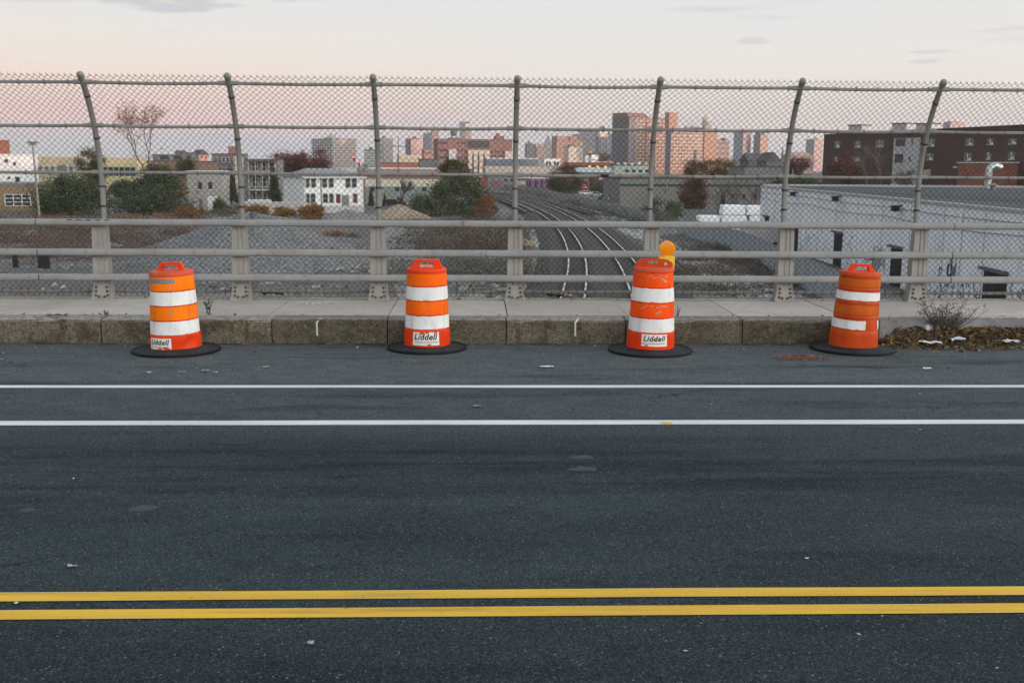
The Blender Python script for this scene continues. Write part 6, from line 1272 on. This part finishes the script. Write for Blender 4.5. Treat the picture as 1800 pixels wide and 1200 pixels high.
for i, (px, py, w_, h_) in enumerate(((28, 470, .35, 1.4), (78, 472, .9, 1.3))):
    c = gp(px, py, G); t = thing(['bollard', 'cable_cabinet'][i], ['thin dark bollard with a pale top in the yard at the left', 'dark cable cabinet in the yard at the left'][i], ['bollard', 'cabinet'][i], c); MB().box(-w_/2, w_/2, -.2, .2, 0, h_).build('body', BLACK, t); MB().box(-w_/2-.03, w_/2+.03, -.23, .23, h_, h_+.12).build('cap', WPANEL if i == 0 else GREYD, t)
# roof clutter on the white warehouse
for k, (x, y) in enumerate(((14, 30), (26, 52), (40, 38), (20, 80), (52, 70))): m = MB(); m.tube([(x, y, HW+.12), (x, y, HW+.7)], .28, 10); m.tube([(x, y, HW+.7), (x, y, HW+.95)], [.5, .12], 10); m.build('roof_vent', GREY, wh)
for k in range(5): MB().box(.4, 74, 8+k*19.0, 8.06+k*19.0, HW+.12, HW+.128).build('roof_seam', M('seam', (.05, .054, .054), None), wh)

# ------------------------------------------------------------------ leaves, litter and small plants at the kerb
rng = np.random.RandomState(77)
LEAFM = M('fallen_leaf', 0, island=[(.030, .022, .014), (.075, .046, .022), (.13, .075, .03), (.17, .125, .05), (.30, .23, .12), (.06, .052, .022), (.10, .055, .028)], rough=.85)
def leafbed(x, y): return .15*np.clip((y-11.76)/.42, 0, 1)**1.3*np.clip((x-4.62)/.25, 0, 1)
m = MB(); nx, ny = 60, 10; vs = []
for i in range(nx+1):
    for j in range(ny+1):
        x = 4.62+7.0*i/nx; y = 11.70+.06*math.sin(i*.9)+.55*j/ny; vs.append((x, y, float(leafbed(x, y))*.92-.006+.015*math.sin(i*1.3+j)*(.1 < j/ny)))
m.add(vs, [(i*(ny+1)+j, (i+1)*(ny+1)+j, (i+1)*(ny+1)+j+1, i*(ny+1)+j+1) for i in range(nx) for j in range(ny)]); struct('', m.build('soil_bank', EARTH, None, True))
n = 6800; X = 4.55+rng.rand(n)**.9*6.8; Yl = 12.22-np.abs(rng.normal(0, .27, n)); P = np.stack([X, np.clip(Yl, 11.35, 12.25), 0*X], 1); P[:, 2] = leafbed(P[:, 0], P[:, 1])+rng.rand(n)*.035+.006
V, F = quads(P, .060, rng, .5); o = link('fallen_leaves', npmesh('fallen_leaves', V, F, LEAFM)); tag(o, 'drift of brown and yellow fallen leaves against the broken kerb', kind='stuff')
n = 420; X = rng.uniform(-8, 9, n); P = np.stack([X, 12.08-np.abs(rng.normal(0, .10, n)), np.full(n, .008)], 1); P2_ = np.stack([rng.uniform(-8, 9, 60), rng.uniform(8.6, 12, 60), np.full(60, .008)], 1); P3_ = np.stack([rng.uniform(-8, 9, 150), 14.05-np.abs(rng.normal(0, .1, 150)), np.full(150, KZ+.01)], 1); P4_ = np.stack([rng.uniform(-8, 9, 110), KY+.32+rng.normal(0, .03, 110), np.full(110, KZ+.012)], 1)
V, F = quads(np.concatenate([P, P2_, P3_, P4_]), .042, rng, .9); o = link('scattered_leaves', npmesh('scattered_leaves', V, F, M('dull_leaf', 0, island=[(.04, .03, .02), (.12, .085, .05), (.20, .16, .10)], rough=.85))); tag(o, 'small dry leaves scattered along the gutter and sidewalk', kind='stuff')
n = 130; P = np.stack([rng.uniform(-8, 8, n), rng.uniform(4, 12, n)**1.0, np.full(n, .006)], 1); P[:60, 1] = 12.0-np.abs(rng.normal(0, .6, 60)); V, F = quads(P, .030, rng, .95); o = link('paper_specks', npmesh('paper_specks', V, F, M('paper_bit', 0, island=[(.28, .27, .25), (.42, .42, .40), (.52, .52, .5)], rough=.8))); tag(o, 'pale specks of paper and grit scattered over the road', kind='stuff')
PAPER = M('paper', (.58, .57, .56), (.48, .47, .46), 6, .8)
def scrap(label, px, py, z, sx, sy, seed, mat=PAPER, name='paper_scrap', cat='litter', hgt=.03):
    rr = random.Random(seed); c = gp(px, py, z); m = MB(); n = 5; vs = []
    for i in range(n):
        for j in range(4): vs.append((sx*((i/(n-1))-.5)*(1+rr.uniform(-.2, .2)), sy*((j/3)-.5)*(1+rr.uniform(-.3, .3)), .004+hgt*rr.random()))
    m.add(vs, [(i*4+j, (i+1)*4+j, (i+1)*4+j+1, i*4+j+1) for i in range(n-1) for j in range(3)]); o = m.build(name, mat, None, False, (c.x, c.y, z), rr.uniform(-.3, .3)); return tag(o, label, cat)
scrap('crumpled white paper at the edge of the leaf drift nearest the drum', 1634, 603, .055, .22, .15, 1); scrap('crumpled white paper in the middle of the leaf drift', 1680, 598, .08, .17, .14, 2); scrap('pale plastic scrap at the far end of the leaf drift', 1776, 602, .06, .14, .12, 3)
scrap('small white scrap upright among the leaves by the weed', 1632, 584, .14, .08, .07, 4, hgt=.09)
scrap('pale paper scrap lying on the road below the third drum', 962, 645, .005, .14, .06, 5, hgt=.01); scrap('pale dry leaf lying between the white lines', 840, 715, .005, .07, .05, 6, M('tan_leaf', (.20, .17, .13), None), 'dry_leaf', 'leaf', .015)
scrap('pale leaf on the road right of the first drum', 467, 646, .005, .07, .05, 7, M('tan_leaf', 0), 'dry_leaf', 'leaf', .015); scrap('pale leaf on the road just beyond the edge line', 1630, 648, .005, .08, .05, 8, PAPER, 'paper_scrap', 'litter', .01)
for i, (px, py) in enumerate(((261, 656), (320, 656), (362, 653), (378, 656))): scrap(['first', 'second', 'third', 'fourth'][i]+' of four pale crumbs on the road below the first drum, counted from the left', px, py, .004, .06, .04, 20+i, M('grey_crumb', (.26, .25, .24), None), 'stone_crumb', 'debris', .02)
for (px, py, sx, lb) in ((127, 996, .05, 'white chip near the left end of the yellow lines'), (546, 1131, .03, 'white chip on the road below the yellow lines')): scrap(lb, px, py, .005, sx, .025, px, M('grey_chip', (.24, .245, .245), None), 'paint_chip', 'debris', .008)
# pale worn patches on the lane
PATCH = M('worn_patch', (.055, .064, .068), (.032, .04, .044), 14, .9)
for (px, py, sx, sy, sd_) in ((1023, 803, .20, .06, 31), (1026, 824, .22, .07, 32), (251, 893, .17, .07, 33), (47, 896, .09, .05, 34)):
    c = gp(px, py, .0025); rr = random.Random(sd_); m = MB(); m.add([(sx/2*math.cos(k*PI/9)*rr.uniform(.75, 1.1), sy*math.sin(k*PI/9)*rr.uniform(.7, 1.1), 0) for k in range(18)], [tuple(range(18))]); m.build('worn_patch', PATCH, road, False, c)
OIL = M('oil_patch', (.011, .016, .019), (.022, .03, .033), 12, .8)
for (px, py, sx, sy, sd_) in ((411, 776, .27, .085, 41), (242, 777, .07, .05, 42), (402, 1012, .06, .04, 43), (366, 1098, .09, .035, 44)):
    c = gp(px, py, .0025); rr = random.Random(sd_); m = MB(); m.add([(sx/1.6*math.cos(k*PI/9)*rr.uniform(.8, 1.1), sy*math.sin(k*PI/9)*rr.uniform(.8, 1.1), 0) for k in range(18)], [tuple(range(18))]); m.build('oil_stain', OIL, road, False, c)
c = gp(1172, 743, .0052); m = MB(); rr = random.Random(9); m.add([(.05*math.cos(k*PI/6)*rr.uniform(.6, 1.3), .05*math.sin(k*PI/6)*rr.uniform(.6, 1.3), 0) for k in range(12)], [tuple(range(12))]); m.build('yellow_drip', YLINE, road, False, c)
# patch of red-brown needles
c = gp(1405, 631, 0); rr = random.Random(12); m = MB()
for k in range(160):
    a = rr.uniform(0, 2*PI); r_ = rr.random()**.7; x = c.x+.30*r_*math.cos(a); y = c.y+.16*r_*math.sin(a); b_ = rr.uniform(0, PI); l = rr.uniform(.02, .06); m.tube([(x, y, .008+rr.random()*.02), (x+l*math.cos(b_), y+l*math.sin(b_), .008+rr.random()*.02)], .004, 3, False)
tag(m.build('pine_needles', M('needle', 0, island=[(.10, .03, .018), (.22, .08, .045), (.3, .19, .12)], rough=.8)), 'patch of red-brown needles on the road left of the fourth drum', kind='stuff')
# weeds
def weed(name, label, px, py, z, h, wd, nst, seed, mat, leafcol=None, nleaf=0, lsz=.02, cat='weed'):
    rn = random.Random(seed); c = gp(px, py, z); t = thing(name, label, cat, (c.x, c.y, z)); m = MB(); T = []
    for k in range(nst):
        a = rn.uniform(-1.25, 1.25); hh = h*rn.uniform(.55, 1); e = Vector((math.sin(a)*wd*.5*rn.uniform(.5, 1.1), rn.uniform(-.3, .3)*wd*.4, hh)); mid = e*.5+Vector((e.x*.12, 0, -hh*.04)); m.tube([(0, 0, -.03), mid, e], [.0045, .0035, .002], 4, False); T += [mid, e]
        for j in range(rn.randint(3, 6)):
            f = rn.uniform(.3, .95); q0 = Vector((0, 0, 0)).lerp(e, f); q1 = q0+Vector((rn.uniform(-1, 1)*wd*.14, rn.uniform(-.05, .05), rn.uniform(.2, 1)*h*.2)); m.tube([q0, q1], [.0026, .0014], 3, False); T.append(q1)
    m.build('stem', mat, t)
    if leafcol:
        r2 = np.random.RandomState(seed); P = np.array([tuple(rn.choice(T)) for _ in range(nleaf)])+r2.normal(size=(nleaf, 3))*h*.06; V, F = quads(P, lsz, r2); link('foliage', npmesh('foliage', V, F, leafcol), t)
    return t
GSTEM = M('grey_stem', (.055, .055, .04), (.085, .08, .06), 6, .9); WLEAF = M('weed_leaf', 0, island=[(.03, .042, .018), (.055, .065, .03), (.09, .085, .05)], rough=.8)
weed('dry_weed', 'wide grey dry weed growing from the leaf drift', 1660, 583, .13, .36, .9, 40, 5, GSTEM, M('weed_seed', 0, island=[(.05, .05, .035), (.085, .08, .06)], rough=.9), 420, .022)
weed('weed', 'small leafy weed in a sidewalk crack right of the first drum', 367, 553, KZ, .17, .13, 6, 6, GSTEM, WLEAF, 70, .028); weed('weed', 'tiny bare weed beside the right side of the third drum', 1190, 556, KZ, .13, .12, 5, 7, BARK)
weed('weed', 'low tuft in the sidewalk crack at the left', 187, 555, KZ, .06, .08, 5, 8, GSTEM, WLEAF, 40, .02); weed('weed', 'thin pinkish dead stems right of the fourth drum', 1560, 596, .03, .32, .20, 6, 9, M('pink_stem', (.16, .09, .07), None), None)
scrap('black crumpled plastic lying under the bottom rail', 481, 521, KZ+.005, .26, .10, 51, BLACK, 'plastic_bag', 'bag', .07); scrap('black rag lying by the fence foot right of the centre post', 975, 523, KZ+.005, .20, .09, 52, BLACK, 'black_rag', 'rag', .06)
scrap('pale pink rag beside the black one', 1004, 523, KZ+.005, .16, .08, 53, M('pink_rag', (.42, .30, .26), (.5, .46, .42), 8, .9), 'pink_rag', 'rag', .05); scrap('dead brown branch tip on the sidewalk at the left', 100, 556, KZ+.004, .24, .05, 54, BARK, 'dead_twig', 'twig', .03)
scrap('black crumb of asphalt on the sidewalk right of the second drum', 807, 527, KZ+.005, .06, .04, 55, BLACK, 'asphalt_crumb', 'debris', .02)
for k, (px, py) in enumerate(((95, 503), (110, 507), (75, 512))): 
    c = at(px, py, 14.9); m = MB(); m.add([(-.03, 0, 0), (.035, .03, .01), (.02, .03, .05), (-.02, .02, .035)], [(0, 1, 2, 3)]); tag(m.build('paper_scrap', PAPER, None, False, c), ['white paper caught in the dead stems, the uppermost', 'white paper caught in the dead stems, farthest along the fence', 'white paper caught in the dead stems, nearest the leaning stalks'][k], 'litter')
for o in bpy.data.objects:
    if o.get('label') is None and 'label' in o: del o['label']
    if o.get('category') is None and 'category' in o: del o['category']

# ------------------------------------------------------------------ evening haze
HZ = bpy.data.materials.new('haze'); HZ.use_nodes = True; ht = HZ.node_tree; ht.nodes.clear(); ho = ht.nodes.new('ShaderNodeOutputMaterial'); hp = ht.nodes.new('ShaderNodeVolumePrincipled')
hp.inputs['Color'].default_value = (.95, .93, .95, 1); hp.inputs['Density'].default_value = 0.00009; hp.inputs['Anisotropy'].default_value = 0.2; ht.links.new(hp.outputs[0], ho.inputs['Volume'])
tag(MB().box(-4520, 4520, -1820, 6020, G-1, 150).build('haze', HZ), 'thin evening haze over the city', kind='stuff')
